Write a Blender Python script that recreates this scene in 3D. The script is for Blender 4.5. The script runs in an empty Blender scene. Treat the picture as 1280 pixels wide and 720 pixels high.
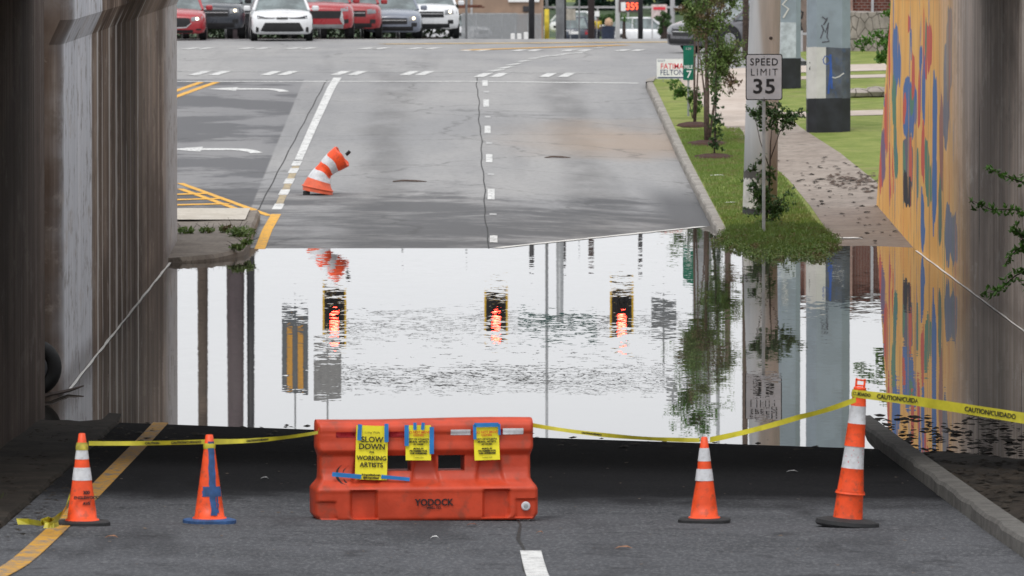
import bpy, math, random
from mathutils import Vector, Matrix, Euler
from mathutils.bvhtree import BVHTree
R = math.radians
random.seed(11)
C = bpy.context.scene.collection
scene = bpy.context.scene

# ------------------------------------------------------------------ camera, sky, sun, exposure
CAMZ = 5.5
cd = bpy.data.cameras.new('camera'); cam = bpy.data.objects.new('camera', cd); C.objects.link(cam)
cam.location = (0, 0, CAMZ)
cam.rotation_euler = (R(90) - math.atan(478/10000), 0, -math.atan(73/10000))
cd.sensor_width = 36; cd.lens = 281.25; cd.clip_start = 1; cd.clip_end = 4000
cd.dof.use_dof = True; cd.dof.focus_distance = 88; cd.dof.aperture_fstop = 10
scene.camera = cam

w = bpy.data.worlds.new("World"); scene.world = w; w.use_nodes = True
nt = w.node_tree; nt.nodes.clear()
sky = nt.nodes.new('ShaderNodeTexSky'); sky.sky_type = 'NISHITA'; sky.sun_disc = False
SUN_EL, SUN_ROT = 58, 200
sky.sun_elevation = R(SUN_EL); sky.sun_rotation = R(SUN_ROT); sky.dust_density = 4; sky.air_density = 1.2
hs = nt.nodes.new('ShaderNodeHueSaturation'); hs.inputs['Saturation'].default_value = 0.12
bg = nt.nodes.new('ShaderNodeBackground'); bg.inputs[1].default_value = 0.15
wo = nt.nodes.new('ShaderNodeOutputWorld')
cl = nt.nodes.new('ShaderNodeTexNoise'); cl.inputs['Scale'].default_value = 2.2; cl.inputs['Detail'].default_value = 6
tc = nt.nodes.new('ShaderNodeTexCoord'); nt.links.new(tc.outputs['Generated'], cl.inputs['Vector'])
cr_ = nt.nodes.new('ShaderNodeMapRange'); cr_.inputs[1].default_value = .3; cr_.inputs[2].default_value = .7; cr_.inputs[3].default_value = .8; cr_.inputs[4].default_value = .97
nt.links.new(cl.outputs[0], cr_.inputs[0])
cmx = nt.nodes.new('ShaderNodeMix'); cmx.data_type = 'RGBA'; cmx.inputs[7].default_value = (7.3, 7.42, 7.65, 1)      # overcast cloud layer
nt.links.new(cr_.outputs[0], cmx.inputs[0]); nt.links.new(hs.outputs[0], cmx.inputs[6])
nt.links.new(sky.outputs[0], hs.inputs['Color']); nt.links.new(cmx.outputs[2], bg.inputs[0]); nt.links.new(bg.outputs[0], wo.inputs[0])
sd = bpy.data.lights.new('sun', 'SUN'); sun = bpy.data.objects.new('sun', sd); C.objects.link(sun)
sd.energy = 1.5; sd.angle = R(25); sd.color = (1, .97, .93)
sun.rotation_euler = Euler((R(90-SUN_EL), 0, R(180-SUN_ROT+0)), 'XYZ')
vs = scene.view_settings; vs.view_transform = 'Standard'; vs.look = 'None'; vs.gamma = 1; vs.exposure = 0.06
scene.cycles.max_bounces = 8
scene.cycles.sample_clamp_indirect = 6

# ------------------------------------------------------------------ ground heights
PTS = [(-40,4.6),(0,3.85),(30,2.3),(57,.74),(65,.49),(83,0),(95,-.28),(105,-.4),(115,-.3),(128.5,0),(160,.76),(187,1.38),(200,1.55),(215,1.6),(235,1.58),(250,1.34),(330,-.2),(500,-3.3),(620,-3.5),(1600,-9)]
def lin(d):
    if d <= PTS[0][0]: return PTS[0][1]
    for (a, za), (b, zb) in zip(PTS, PTS[1:]):
        if d <= b: return za + (zb-za)*(d-a)/(b-a)
    return PTS[-1][1]
_zc = {}
def zc(d):
    k = round(d, 2)
    if k not in _zc: _zc[k] = sum(lin(d+o)*wt for o, wt in ((-3,.1),(-1.5,.2),(0,.4),(1.5,.2),(3,.1)))
    return _zc[k]
def ss(a, b, t):
    t = max(0, min(1, (t-a)/(b-a))); return t*t*(3-2*t)
def zroad(x, d):
    wf = ss(100, 115, d)
    far = 0
    xx = min(max(x, .66), 4.5)
    far = -.057*(xx-.66)*(1-ss(150, 188, d))
    near = -.0135*max(-4.4, min(x, 4.5))
    return zc(d) + near*(1-wf) + far*wf
def zside(x, d):      # right of the kerb
    b = zroad(4.4, d)
    return b + .13 + .025*min(max(0, x-4.5), 12) + .07*math.exp(-((x-5.3)/.75)**2-((d-128.5)/4.2)**2)
def ground(x, d): return zside(x, d) if (x > 4.45 and 125 < d < 205) else zroad(x, d)
def W(px, py, d): return Vector(((px-567)/10000*d, d, CAMZ-(py+118)/10000*d))
def G(px, py, f=ground):       # where the line of sight meets the ground
    d = 50
    while d < 700:
        p = W(px, py, d)
        if p.z < f(p.x, d): break
        d += .05
    return Vector((p.x, d, f(p.x, d)))

# ------------------------------------------------------------------ object helpers
def tag(o, label=None, cat=None, group=None, kind=None):
    if label: o['label'] = label
    if cat: o['category'] = cat
    if group: o['group'] = group
    if kind: o['kind'] = kind
    return o
def empty(name, loc, rz=0, **k):
    o = bpy.data.objects.new(name, None); C.objects.link(o); o.location = loc; o.rotation_euler = (0, 0, rz)
    o.empty_display_size = .1
    return tag(o, **k)
class MB:
    def __init__(s): s.v = []; s.f = []
    def add(s, vs, fs, M=None):
        n = len(s.v)
        for v in vs: s.v.append(tuple(M @ Vector(v)) if M else tuple(v))
        s.f += [tuple(i+n for i in f) for f in fs]; return s
    def box(s, c, d, M=None, rot=None):
        x, y, z = (k/2 for k in d)
        vs = [Vector(q) for q in [(-x,-y,-z),(x,-y,-z),(x,y,-z),(-x,y,-z),(-x,-y,z),(x,-y,z),(x,y,z),(-x,y,z)]]
        if rot: m = Euler(rot).to_matrix(); vs = [m @ v for v in vs]
        vs = [v+Vector(c) for v in vs]
        return s.add(vs, [(0,3,2,1),(4,5,6,7),(0,1,5,4),(1,2,6,5),(2,3,7,6),(3,0,4,7)], M)
    def tube(s, pts, rad, n=10, cap=True):
        pts = [Vector(p) for p in pts]; rads = rad if isinstance(rad, (list, tuple)) else [rad]*len(pts)
        rings = []; up = None
        for i, p in enumerate(pts):
            t = (pts[min(i+1, len(pts)-1)]-pts[max(i-1, 0)]).normalized()
            if up is None: up = Vector((0, 0, 1)) if abs(t.z) < .9 else Vector((1, 0, 0))
            a = t.cross(up).normalized(); b = a.cross(t).normalized(); up = b
            rings.append([p+(a*math.cos(2*math.pi*k/n)+b*math.sin(2*math.pi*k/n))*rads[i] for k in range(n)])
        vs = [v for r in rings for v in r]
        fs = [(i*n+k, i*n+(k+1) % n, (i+1)*n+(k+1) % n, (i+1)*n+k) for i in range(len(pts)-1) for k in range(n)]
        if cap: fs += [tuple(range(n))[::-1], tuple((len(pts)-1)*n+k for k in range(n))]
        return s.add(vs, fs)
    def lathe(s, prof, n=32, c=(0, 0, 0)):
        vs = [(c[0]+r*math.cos(2*math.pi*k/n), c[1]+r*math.sin(2*math.pi*k/n), c[2]+z) for r, z in prof for k in range(n)]
        fs = [(i*n+k, i*n+(k+1) % n, (i+1)*n+(k+1) % n, (i+1)*n+k) for i in range(len(prof)-1) for k in range(n)]
        return s.add(vs, fs)
    def build(s, name, mat, parent=None, smooth=False, bevel=0, solid=0, sub=0, **k):
        me = bpy.data.meshes.new(name); me.from_pydata(s.v, [], s.f); me.update()
        o = bpy.data.objects.new(name, me); C.objects.link(o); me.materials.append(mat)
        if smooth:
            for p in me.polygons: p.use_smooth = True
        if parent: o.parent = parent
        if sub: m = o.modifiers.new('s', 'SUBSURF'); m.levels = m.render_levels = sub
        if solid: m = o.modifiers.new('t', 'SOLIDIFY'); m.thickness = solid; m.offset = 0
        if bevel: m = o.modifiers.new('b', 'BEVEL'); m.width = bevel; m.segments = 2; m.limit_method = 'ANGLE'
        return tag(o, **k)
def text(s, size, loc, mat, parent, name='lettering', bold=0, rz=0, sx=1, align='CENTER', rot=None, spacing=1):
    cu = bpy.data.curves.new('t', 'FONT'); cu.body = s; cu.size = size; cu.align_x = align; cu.align_y = 'CENTER'; cu.offset = bold; cu.space_character = spacing
    cu.extrude = .0006
    cu.resolution_u = 3
    t = bpy.data.objects.new('t', cu); C.objects.link(t)
    dg = bpy.context.evaluated_depsgraph_get(); me = bpy.data.meshes.new_from_object(t.evaluated_get(dg))
    bpy.data.objects.remove(t)
    M = Matrix.Translation(loc) @ (rot.to_matrix().to_4x4() if rot else Euler((R(90), 0, rz)).to_matrix().to_4x4()) @ Matrix.Diagonal((sx, 1, 1, 1))
    me.transform(M); me.materials.clear(); me.materials.append(mat)
    o = bpy.data.objects.new(name, me); C.objects.link(o); o.parent = parent
    return o

# ------------------------------------------------------------------ materials
class NT:
    def __init__(s, name):
        s.m = bpy.data.materials.new(name); s.m.use_nodes = True; s.t = s.m.node_tree; s.n = s.t.nodes; s.l = s.t.links
        s.b = s.n['Principled BSDF']
    def geo(s):
        if not hasattr(s, 'pos'):
            g = s.n.new('ShaderNodeNewGeometry'); s.pos = g.outputs['Position']
        return s.pos
    def obj(s):
        if not hasattr(s, 'oc'): s.oc = s.n.new('ShaderNodeTexCoord').outputs['Object']
        return s.oc
    def xyz(s):
        if not hasattr(s, 'sep'):
            s.sep = s.n.new('ShaderNodeSeparateXYZ'); s.l.new(s.geo(), s.sep.inputs[0])
        return s.sep.outputs
    def val(s, x, inp):
        if isinstance(x, (int, float)): inp.default_value = x
        elif isinstance(x, tuple): inp.default_value = (*x, 1) if len(x) == 3 and len(inp.default_value) == 4 else x
        else: s.l.new(x, inp)
    def math(s, op, a, b=0, c=0, clamp=False):
        n = s.n.new('ShaderNodeMath'); n.operation = op; n.use_clamp = clamp
        s.val(a, n.inputs[0]); s.val(b, n.inputs[1]); s.val(c, n.inputs[2]); return n.outputs[0]
    def noise(s, scale=1, detail=4, sc=(1, 1, 1), src=None, off=(0, 0, 0), rough=.55, color=False):
        mp = s.n.new('ShaderNodeMapping'); mp.inputs['Scale'].default_value = sc; mp.inputs['Location'].default_value = off
        s.l.new(src or s.geo(), mp.inputs[0])
        n = s.n.new('ShaderNodeTexNoise'); n.inputs['Scale'].default_value = scale; n.inputs['Detail'].default_value = detail; n.inputs['Roughness'].default_value = rough
        s.l.new(mp.outputs[0], n.inputs['Vector']); return n.outputs['Color' if color else 'Fac']
    def ramp(s, x, a, b, lo=0, hi=1, smooth=True):
        n = s.n.new('ShaderNodeMapRange'); n.interpolation_type = 'SMOOTHSTEP' if smooth else 'LINEAR'
        s.val(x, n.inputs[0]); 
        for i, v in enumerate((a, b, lo, hi)): s.val(v, n.inputs[i+1])
        return n.outputs[0]
    def mix(s, f, a, b, mode='MIX'):
        n = s.n.new('ShaderNodeMix'); n.data_type = 'RGBA'; n.blend_type = mode
        s.val(f, n.inputs[0]); s.val(a, n.inputs[6]); s.val(b, n.inputs[7]); return n.outputs[2]
    def bump(s, h, dist=.01, strength=1):
        n = s.n.new('ShaderNodeBump'); n.inputs['Distance'].default_value = dist; n.inputs['Strength'].default_value = strength
        s.l.new(h, n.inputs['Height']); s.l.new(n.outputs[0], s.b.inputs['Normal'])
    def fin(s, col=None, rough=.8, spec=.5, metal=0, **k):
        if col is not None: s.val(col, s.b.inputs['Base Color'])
        s.val(rough, s.b.inputs['Roughness']); s.b.inputs['Specular IOR Level'].default_value = spec; s.b.inputs['Metallic'].default_value = metal
        for a, v in k.items(): s.b.inputs[a].default_value = v
        return s.m
def simple(name, c, rough=.6, var=.25, scale=6, spec=.4, metal=0, dirt=None, bump=0, local=True, **k):
    t = NT(name); src = t.obj() if local else t.geo()
    n = t.noise(scale, 5, src=src)
    col = t.mix(t.ramp(n, .35, .7), tuple(x*(1-var) for x in c), tuple(min(1, x*(1+var*.6)) for x in c))
    if dirt:
        d = t.ramp(t.noise(scale*2.3, 6, src=src, off=(3, 5, 1)), .5, .72)
        col = t.mix(t.math('MULTIPLY', d, dirt[0]), col, dirt[1])
    if bump: t.bump(t.noise(scale*6, 4, src=src), bump)
    return t.fin(col, t.ramp(n, .3, .7, rough*.85, min(1, rough*1.1)), spec, metal, **k)
def glow(name, c, s):
    t = NT(name); t.fin(c, .4); t.b.inputs['Emission Color'].default_value = (*c, 1); t.b.inputs['Emission Strength'].default_value = s; return t.m
M = {}
M['orange'] = simple('cone_orange', (.86, .085, .018), .5, .15, 9, dirt=(.6, (.26, .07, .04)))
M['barrier'] = simple('barrier_plastic', (.53, .056, .02), .5, .18, 3.5, dirt=(.8, (.27, .055, .03)), bump=.002)
M['reflect'] = simple('reflective_white', (.62, .63, .66), .35, .12, 14, dirt=(.4, (.3, .28, .26)))
M['redband'] = simple('reflective_red', (.30, .01, .015), .3, .3, 20)
M['rubber'] = simple('black_rubber', (.025, .026, .028), .8, .3, 8)
M['bluepaint'] = simple('blue_paint', (.03, .085, .22), .7, .35, 12)
M['bluetape'] = simple('blue_tape', (.02, .19, .5), .6, .15, 12)
M['tape'] = simple('caution_yellow', (.50, .44, .03), .4, .25, 5)
M['poster'] = simple('poster_yellow', (.85, .74, .03), .7, .06, 10)
M['ink'] = simple('black_ink', (.012, .012, .014), .7, .1)
M['redink'] = simple('red_ink', (.6, .09, .02), .7, .1)
M['paper'] = simple('white_paper', (.75, .75, .74), .7, .08)
M['signwhite'] = simple('sign_white', (.40, .40, .43), .45, .1, 6)
M['signback'] = simple('sign_aluminium', (.42, .42, .43), .5, .15, 4)
M['campred'] = simple('sign_red', (.65, .04, .06), .6, .05)
M['navy'] = simple('sign_navy', (.02, .035, .12), .6, .05)
M['green'] = simple('sign_green', (.0, .13, .08), .45, .1)
M['galv'] = simple('galvanised_steel', (.33, .34, .35), .5, .2, 3, metal=.3)
M['darksteel'] = simple('dark_steel', (.03, .03, .035), .6, .3, 3)
M['wood'] = simple('weathered_wood', (.10, .075, .06), .85, .4, 3)
M['lamp_red'] = glow('signal_red', (1, .05, .03), 30)
M['lamp_off'] = simple('signal_lens', (.03, .03, .03), .3)
M['sigback'] = simple('signal_black', (.012, .012, .014), .6)
M['sigyellow'] = simple('signal_yellow', (.7, .42, .02), .5)
M['priceglow'] = glow('price_red', (1, .10, .04), 2.2)
M['headlamp'] = glow('headlamp', (1, .86, .6), 3.5)
M['lens'] = simple('lamp_lens', (.25, .26, .28), .15, .2)
M['glass'] = simple('car_glass', (.16, .195, .20), .06, .45, 2.2, spec=.8)
M['blacktrim'] = simple('black_trim', (.015, .015, .017), .5)
M['chrome'] = simple('chrome', (.6, .6, .62), .2, .1, metal=.8)
M['mulch'] = simple('mulch', (.075, .03, .02), .95, .5, 30, bump=.02)
M['bark'] = simple('bark', (.12, .085, .07), .9, .4, 20)
M['bark_dark'] = simple('bark_dark', (.05, .035, .03), .9, .4, 20)
def leafmat(name, a, b, c):
    t = NT(name); oi = t.n.new('ShaderNodeTexNoise'); t.l.new(t.geo(), oi.inputs['Vector']); oi.inputs['Scale'].default_value = 14
    n2 = t.noise(2.2, 2)
    col = t.mix(t.ramp(oi.outputs[0], .35, .65), a, b); col = t.mix(t.ramp(n2, .5, .66), col, c)
    t.fin(col, .5, .35)
    # thin leaves let some light through
    tr = t.n.new('ShaderNodeBsdfTranslucent'); t.l.new(col, tr.inputs[0]); mx = t.n.new('ShaderNodeMixShader'); mx.inputs[0].default_value = .3
    out = [n for n in t.n if n.type == 'OUTPUT_MATERIAL'][0]
    t.l.new(t.b.outputs[0], mx.inputs[1]); t.l.new(tr.outputs[0], mx.inputs[2]); t.l.new(mx.outputs[0], out.inputs[0])
    return t.m
M['leafy'] = leafmat('ground_cover_leaf', (.06, .12, .02), (.13, .19, .045), (.12, .09, .04))
M['leaf'] = leafmat('myrtle_leaf', (.085, .15, .035), (.17, .24, .07), (.16, .10, .06))
M['leaf_bright'] = leafmat('bright_leaf', (.06, .15, .02), (.10, .22, .04), (.05, .12, .02))
M['leaf_dark'] = leafmat('dark_leaf', (.035, .08, .022), (.07, .13, .035), (.04, .08, .03))
M['leaf_far'] = leafmat('far_leaf', (.03, .065, .05), (.05, .10, .06), (.03, .06, .055))
M['grass'] = leafmat('grass_blade', (.12, .19, .035), (.19, .26, .06), (.20, .20, .07))
M['grass_wet'] = leafmat('wet_grass_blade', (.07, .125, .022), (.12, .18, .04), (.09, .10, .03))

def asphalt_far():
    t = NT('old_asphalt'); x, y, z = t.xyz()
    fine = t.noise(9, 6); big = t.noise(.35, 4, sc=(1, .25, 1)); streak = t.noise(1.1, 3, sc=(1, .05, 1))
    col = t.mix(t.ramp(big, .3, .7), (.26, .26, .265), (.325, .32, .317))
    col = t.mix(t.math('MULTIPLY', t.ramp(streak, .5, .7), .3), col, (.18, .18, .185))
    col = t.mix(t.math('MULTIPLY', t.ramp(fine, .45, .75), .35), col, (.11, .11, .115))
    for xc in (-1.35, 2.45):      # darkened lane centres
        b_ = t.ramp(t.math('ABSOLUTE', t.math('SUBTRACT', t.math('ADD', x, t.math('MULTIPLY', t.noise(.5, 3, sc=(1, .3, 1), off=(xc, 0, 0)), .9)), xc+.45)), .1, .75, 1, 0)
        b_ = t.math('MULTIPLY', b_, t.ramp(t.noise(.9, 5, sc=(1, .35, 1), off=(xc, 4, 0), rough=.7), .3, .6, .25, 1)); b_ = t.math('MULTIPLY', b_, t.ramp(y, 189, 196, 1, 0))
        col = t.mix(t.math('MULTIPLY', b_, .5), col, (.12, .118, .118))
    # reddish sand washed across the right lane
    sx = t.math('ADD', x, t.math('MULTIPLY', t.noise(.7, 3), 1.5)); sx = t.math('SUBTRACT', sx, .7)
    dy = t.math('SUBTRACT', y, t.math('ADD', 157, t.math('MULTIPLY', t.noise(.4, 4, off=(9, 0, 0), sc=(1, .3, 1)), 12)))
    sand = t.math('MULTIPLY', t.ramp(t.math('ABSOLUTE', dy), 1.5, 9, 1, 0), t.ramp(sx, .2, 3.5))
    col = t.mix(t.math('MULTIPLY', sand, .55), col, (.36, .265, .19))
    # darker, smoother lane on the left
    ln = t.math('MULTIPLY', t.ramp(x, -3.55, -3.5, 1, 0), t.ramp(y, 188.5, 189, 1, 0))
    col = t.mix(t.math('MULTIPLY', ln, .6), col, (.17, .17, .178))
    sm = t.noise(.35, 6, sc=(.6, .45, 1), off=(3, 1.3, 0), rough=.65)
    col = t.mix(t.math('MULTIPLY', t.math('MULTIPLY', ln, t.ramp(sm, .47, .53)), .75), col, (.10, .101, .108))
    # wet band by the flood, ragged edge
    edge = t.math('ADD', 131, t.math('MULTIPLY', t.noise(.42, 6, off=(2, 4.2, 0), sc=(.8, .5, 1), rough=.7), 24))
    wet = t.ramp(t.math('SUBTRACT', y, edge), -1.8, 1.8, 1, 0)
    wet = t.math('MULTIPLY', wet, t.ramp(t.noise(.5, 6, sc=(.7, .9, 1), off=(7, 7, 0), rough=.7), .36, .56, .15, 1))
    pud = t.math('MULTIPLY', t.ramp(x, 3.2, 3.9), t.ramp(y, 143, 150, 1, 0)); wet = t.math('MAXIMUM', wet, pud)
    col = t.mix(t.math('MULTIPLY', wet, .85), col, (.082, .083, .088))
    ck = t.n.new('ShaderNodeTexVoronoi'); ck.feature = 'DISTANCE_TO_EDGE'; ck.inputs['Scale'].default_value = .16
    ps = t.n.new('ShaderNodeVectorMath'); ps.operation = 'ADD'; t.l.new(t.geo(), ps.inputs[0]); t.l.new(t.noise(.9, 4, color=True), ps.inputs[1]); t.l.new(ps.outputs[0], ck.inputs['Vector'])
    col = t.mix(t.math('MULTIPLY', t.ramp(ck.outputs[0], .003, .009, 1, 0), .35), col, (.06, .06, .06))
    t.bump(t.noise(40, 3), .004)
    return t.fin(col, t.ramp(wet, 0, 1, .95, .8), .12)
def asphalt_near():
    t = NT('dark_asphalt'); x, y, z = t.xyz()
    fine = t.noise(26, 6); big = t.noise(.7, 5); streak = t.noise(1.3, 4, sc=(1, .12, 1))
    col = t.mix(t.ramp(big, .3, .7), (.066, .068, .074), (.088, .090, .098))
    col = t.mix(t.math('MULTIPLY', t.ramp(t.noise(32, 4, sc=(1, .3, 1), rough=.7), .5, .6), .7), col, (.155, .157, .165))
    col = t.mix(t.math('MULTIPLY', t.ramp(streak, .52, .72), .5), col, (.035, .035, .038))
    ck = t.n.new('ShaderNodeTexVoronoi'); ck.feature = 'DISTANCE_TO_EDGE'; ck.inputs['Scale'].default_value = .45
    ps = t.n.new('ShaderNodeVectorMath'); ps.operation = 'ADD'; t.l.new(t.geo(), ps.inputs[0]); t.l.new(t.noise(2.5, 5, color=True), ps.inputs[1]); t.l.new(ps.outputs[0], ck.inputs['Vector'])
    col = t.mix(t.math('MULTIPLY', t.ramp(ck.outputs[0], .004, .012, 1, 0), .5), col, (.025, .025, .027))
    oil = t.ramp(t.noise(1.6, 5, sc=(1, .35, 1), off=(6, 3, 2)), .6, .7); col = t.mix(t.math('MULTIPLY', oil, .55), col, (.035, .035, .038))
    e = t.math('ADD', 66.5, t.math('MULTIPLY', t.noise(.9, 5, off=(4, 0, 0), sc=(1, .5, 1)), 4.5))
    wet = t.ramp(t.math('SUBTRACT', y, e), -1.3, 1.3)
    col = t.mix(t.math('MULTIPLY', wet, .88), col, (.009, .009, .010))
    t.bump(t.noise(60, 3), .003)
    return t.fin(col, 1.0, .03)
def concrete(name, a, b, dirt, rough=.85, scale=1.2, spec=.25):
    t = NT(name); n = t.noise(scale, 6); n2 = t.noise(scale*7, 5, off=(4, 4, 4))
    col = t.mix(t.ramp(n, .3, .7), a, b); col = t.mix(t.math('MULTIPLY', t.ramp(n2, .5, .7), .6), col, dirt)
    t.bump(n2, .004); return t.fin(col, rough, spec)
def wall_mat(name, base, dark, light, bands=(), pale=None, lit=None):
    t = NT(name); x, y, z = t.xyz()
    s1 = t.noise(1, 5, sc=(.4, 1.1, .10)); s2 = t.noise(1, 6, sc=(.4, 3.4, .09), off=(5, 5, 5), rough=.65); s3 = t.noise(.55, 6, off=(1, 8, 2), sc=(1, .35, .8)); s4 = t.noise(1, 4, sc=(1, 7, .05), off=(1, 2, 3))
    col = t.mix(t.ramp(s1, .32, .66), base, dark); col = t.mix(t.math('MULTIPLY', t.ramp(s2, .5, .68), .75), col, light)
    col = t.mix(t.math('MULTIPLY', t.ramp(s3, .46, .62), .7), col, tuple(k*.7 for k in dark))
    col = t.mix(t.math('MULTIPLY', t.ramp(s4, .58, .7), .5), col, tuple(k*.5 for k in dark))
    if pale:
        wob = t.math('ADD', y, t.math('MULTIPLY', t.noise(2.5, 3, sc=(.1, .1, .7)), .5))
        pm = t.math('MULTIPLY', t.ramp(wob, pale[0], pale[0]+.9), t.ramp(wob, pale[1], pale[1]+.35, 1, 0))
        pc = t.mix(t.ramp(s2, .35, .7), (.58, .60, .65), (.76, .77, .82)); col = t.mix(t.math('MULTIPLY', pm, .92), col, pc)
    if lit:  # daylight on the outer end of the wall, painted into its colour
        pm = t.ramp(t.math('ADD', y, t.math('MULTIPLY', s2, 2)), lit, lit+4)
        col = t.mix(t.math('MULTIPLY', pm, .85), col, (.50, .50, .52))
    g1 = t.noise(3.2, 7, off=(9, 1, 4), sc=(1, .5, 1), rough=.7); col = t.mix(t.math('MULTIPLY', t.ramp(g1, .50, .66), .55), col, tuple(k*.45 for k in base))
    g2_ = t.noise(1.6, 7, off=(3, 7, 8), sc=(1, .45, 1.3), rough=.72); col = t.mix(t.math('MULTIPLY', t.ramp(g2_, .54, .68), .45), col, light)
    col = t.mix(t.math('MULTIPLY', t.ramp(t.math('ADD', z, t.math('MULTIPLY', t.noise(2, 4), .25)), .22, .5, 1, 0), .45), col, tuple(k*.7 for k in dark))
    for (yc, hw, z0, z1, c, a) in bands:
        wob = t.math('ADD', y, t.math('MULTIPLY', t.math('SUBTRACT', t.noise(3, 2, sc=(.1, .1, .6), off=(yc, 0, 0)), .5), .35))
        m = t.ramp(t.math('ABSOLUTE', t.math('SUBTRACT', wob, yc)), hw*.5, hw, 1, 0)
        m = t.math('MULTIPLY', m, t.ramp(z, z0, z0+.3)); m = t.math('MULTIPLY', m, t.ramp(z, z1, z1+.2, 1, 0))
        m = t.math('MULTIPLY', m, t.ramp(t.noise(2, 4, off=(yc, 1, 1), sc=(1, 1, .6)), .3, .5, a*.35, a)); col = t.mix(m, col, c)
    t.bump(s2, .02); return t, col
def mural_mat():
    t, conc = wall_mat('mural_wall', (.58, .48, .42), (.30, .24, .205), (.68, .63, .59), [(112.5,.09,.6,2.6,(.01,.01,.01),1),(104,.07,.3,1.6,(.01,.01,.01),1)])
    x, y, z = t.xyz()
    dn = t.noise(.9, 4, sc=(.3, .5, .25), off=(3, 3, 3))
    yy = t.math('ADD', y, t.math('MULTIPLY', t.math('SUBTRACT', dn, .5), 3.6)); zz = t.math('ADD', z, t.math('MULTIPLY', t.math('SUBTRACT', t.noise(1.3, 3, off=(8, 0, 0), sc=(.5, .6, .8)), .5), 1.0))
    O = t.mix(t.ramp(t.noise(.8, 4), .3, .7), (.80, .40, .10), (.86, .50, .16))
    blue, green, red, purp, blk = (.08, .17, .40), (.10, .24, .17), (.62, .11, .08), (.20, .13, .24), (.03, .03, .04)
    E = [(1121,75,4,42,blue),(1119,130,3,40,green),(1113,60,2,50,red),(1136,132,10,38,blue),(1139,125,4,24,green),(1130,133,3,18,red),(1135,205,8,40,(.14,.14,.19)),(1138,205,3,32,red),(1130,215,2,40,green),
         (1141,95,2,30,red),(1151,70,3,20,blue),(1149,120,3,34,red),(1157,115,4,52,blue),(1161,60,3,35,red),(1160,45,2,22,green),(1156,195,4,36,red),(1147,215,3,32,green),(1168,150,3,62,blue),(1162,215,3,38,green),
         (1101,190,4,42,red),(1105,198,3,34,purp),(1109,150,3,45,red),(1105,120,2,18,blue),(1120,190,3,34,green),(1115,215,2,40,red),(1136,30,2,14,red),(1138,55,1.5,15,blue),
         (1191,296,8,34,(.13,.17,.26)),(1168,249,3,26,green),(1155,274,3,30,blue),(1168,235,4,50,blue),(1134,240,6,18,blk),(1176,260,3,40,(.12,.18,.14)),(1178,170,4,60,(.32,.13,.10)),(1184,120,4,70,(.14,.16,.22)),(1187,60,4,60,(.24,.18,.15))]
    col = O
    for (px, py, hw, hh, c) in E:
        d = 74000/(px-567); a = hw*d/(px-567)*1.05; zc_ = CAMZ-(py+118)/10000*d; b = hh*d/10000
        u = t.math('MULTIPLY', t.math('SUBTRACT', yy, d), 1.2/a); v = t.math('MULTIPLY', t.math('SUBTRACT', zz, zc_), 1/b)
        r = t.math('ADD', t.math('MULTIPLY', u, u), t.math('POWER', t.math('ABSOLUTE', v), 3.0))
        col = t.mix(t.ramp(r, .9, 1.05, 1, 0), col, c)
    for c, of, lo in ((red, 1, .64), (blue, 4, .645), (green, 8, .66), ((.5, .28, .12), 12, .62)):
        n_ = t.noise(1, 4, sc=(.3, 1.9, .42), off=(of, of*1.7, of), rough=.5)
        col = t.mix(t.math('MULTIPLY', t.ramp(n_, lo, lo+.03), .8), col, c)
    # shade under the bridge painted in: mural colours fade to concrete inward
    e = t.math('ADD', y, t.math('MULTIPLY', t.noise(1, 5, sc=(.3, 1.2, .15)), 5)); e = t.math('ADD', e, t.math('MULTIPLY', z, -.9))
    pm = t.ramp(e, 114.5, 124)
    col = t.mix(pm, conc, col)
    gr = t.ramp(t.noise(1, 6, sc=(.4, 3, .12), off=(2, 9, 4)), .52, .7); col = t.mix(t.math('MULTIPLY', gr, .3), col, (.2, .15, .12))
    return t.fin(col, .8, .25)
M['asphalt_far'] = asphalt_far(); M['asphalt_near'] = asphalt_near()
M['mural'] = mural_mat()
wh = (.62, .60, .58)
bands = [(98.9,.26,-1,3.9,wh,.8),(100.2,.16,0,3.9,wh,.6),(102.3,.24,-1,4,wh,.75),(104.4,.38,-1,4,wh,.8),(106.0,.22,-1,4,wh,.8),(107.6,.22,-1,2.2,wh,.6),(109.0,.2,-1,4,wh,.5),(111.5,.27,-1,5,(.75,.73,.7),1)]
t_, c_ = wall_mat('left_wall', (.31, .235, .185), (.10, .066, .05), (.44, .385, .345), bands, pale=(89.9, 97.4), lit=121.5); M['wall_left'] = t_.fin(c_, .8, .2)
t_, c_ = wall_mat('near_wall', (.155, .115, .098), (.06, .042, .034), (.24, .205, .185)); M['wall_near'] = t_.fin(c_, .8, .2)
M['bridge'] = concrete('bridge_concrete', (.22, .21, .2), (.28, .27, .26), (.12, .11, .1))
def walkmat():
    t = NT('sidewalk_concrete'); x, y, z = t.xyz(); n = t.noise(1.2, 6); n2 = t.noise(6, 6, off=(4, 4, 4))
    col = t.mix(t.ramp(n, .3, .7), (.235, .19, .158), (.31, .26, .222)); col = t.mix(t.math('MULTIPLY', t.ramp(n2, .48, .68), .7), col, (.12, .095, .078))
    damp = t.ramp(t.math('ADD', y, t.math('MULTIPLY', t.noise(.5, 5, off=(3, 2, 1)), 14)), 139, 153, 1, 0); col = t.mix(t.math('MULTIPLY', damp, .6), col, (.12, .092, .075))
    jt = t.math('ABSOLUTE', t.math('SUBTRACT', t.math('FRACT', t.math('MULTIPLY', y, 1/3.2)), .5)); col = t.mix(t.math('MULTIPLY', t.ramp(jt, .488, .496), .6), col, (.06, .05, .045))
    return t.fin(col, .7, .25)
M['sidewalk'] = walkmat()
M['walk_far'] = concrete('dry_sidewalk', (.42, .35, .30), (.5, .43, .38), (.3, .25, .21), scale=.6)
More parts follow.
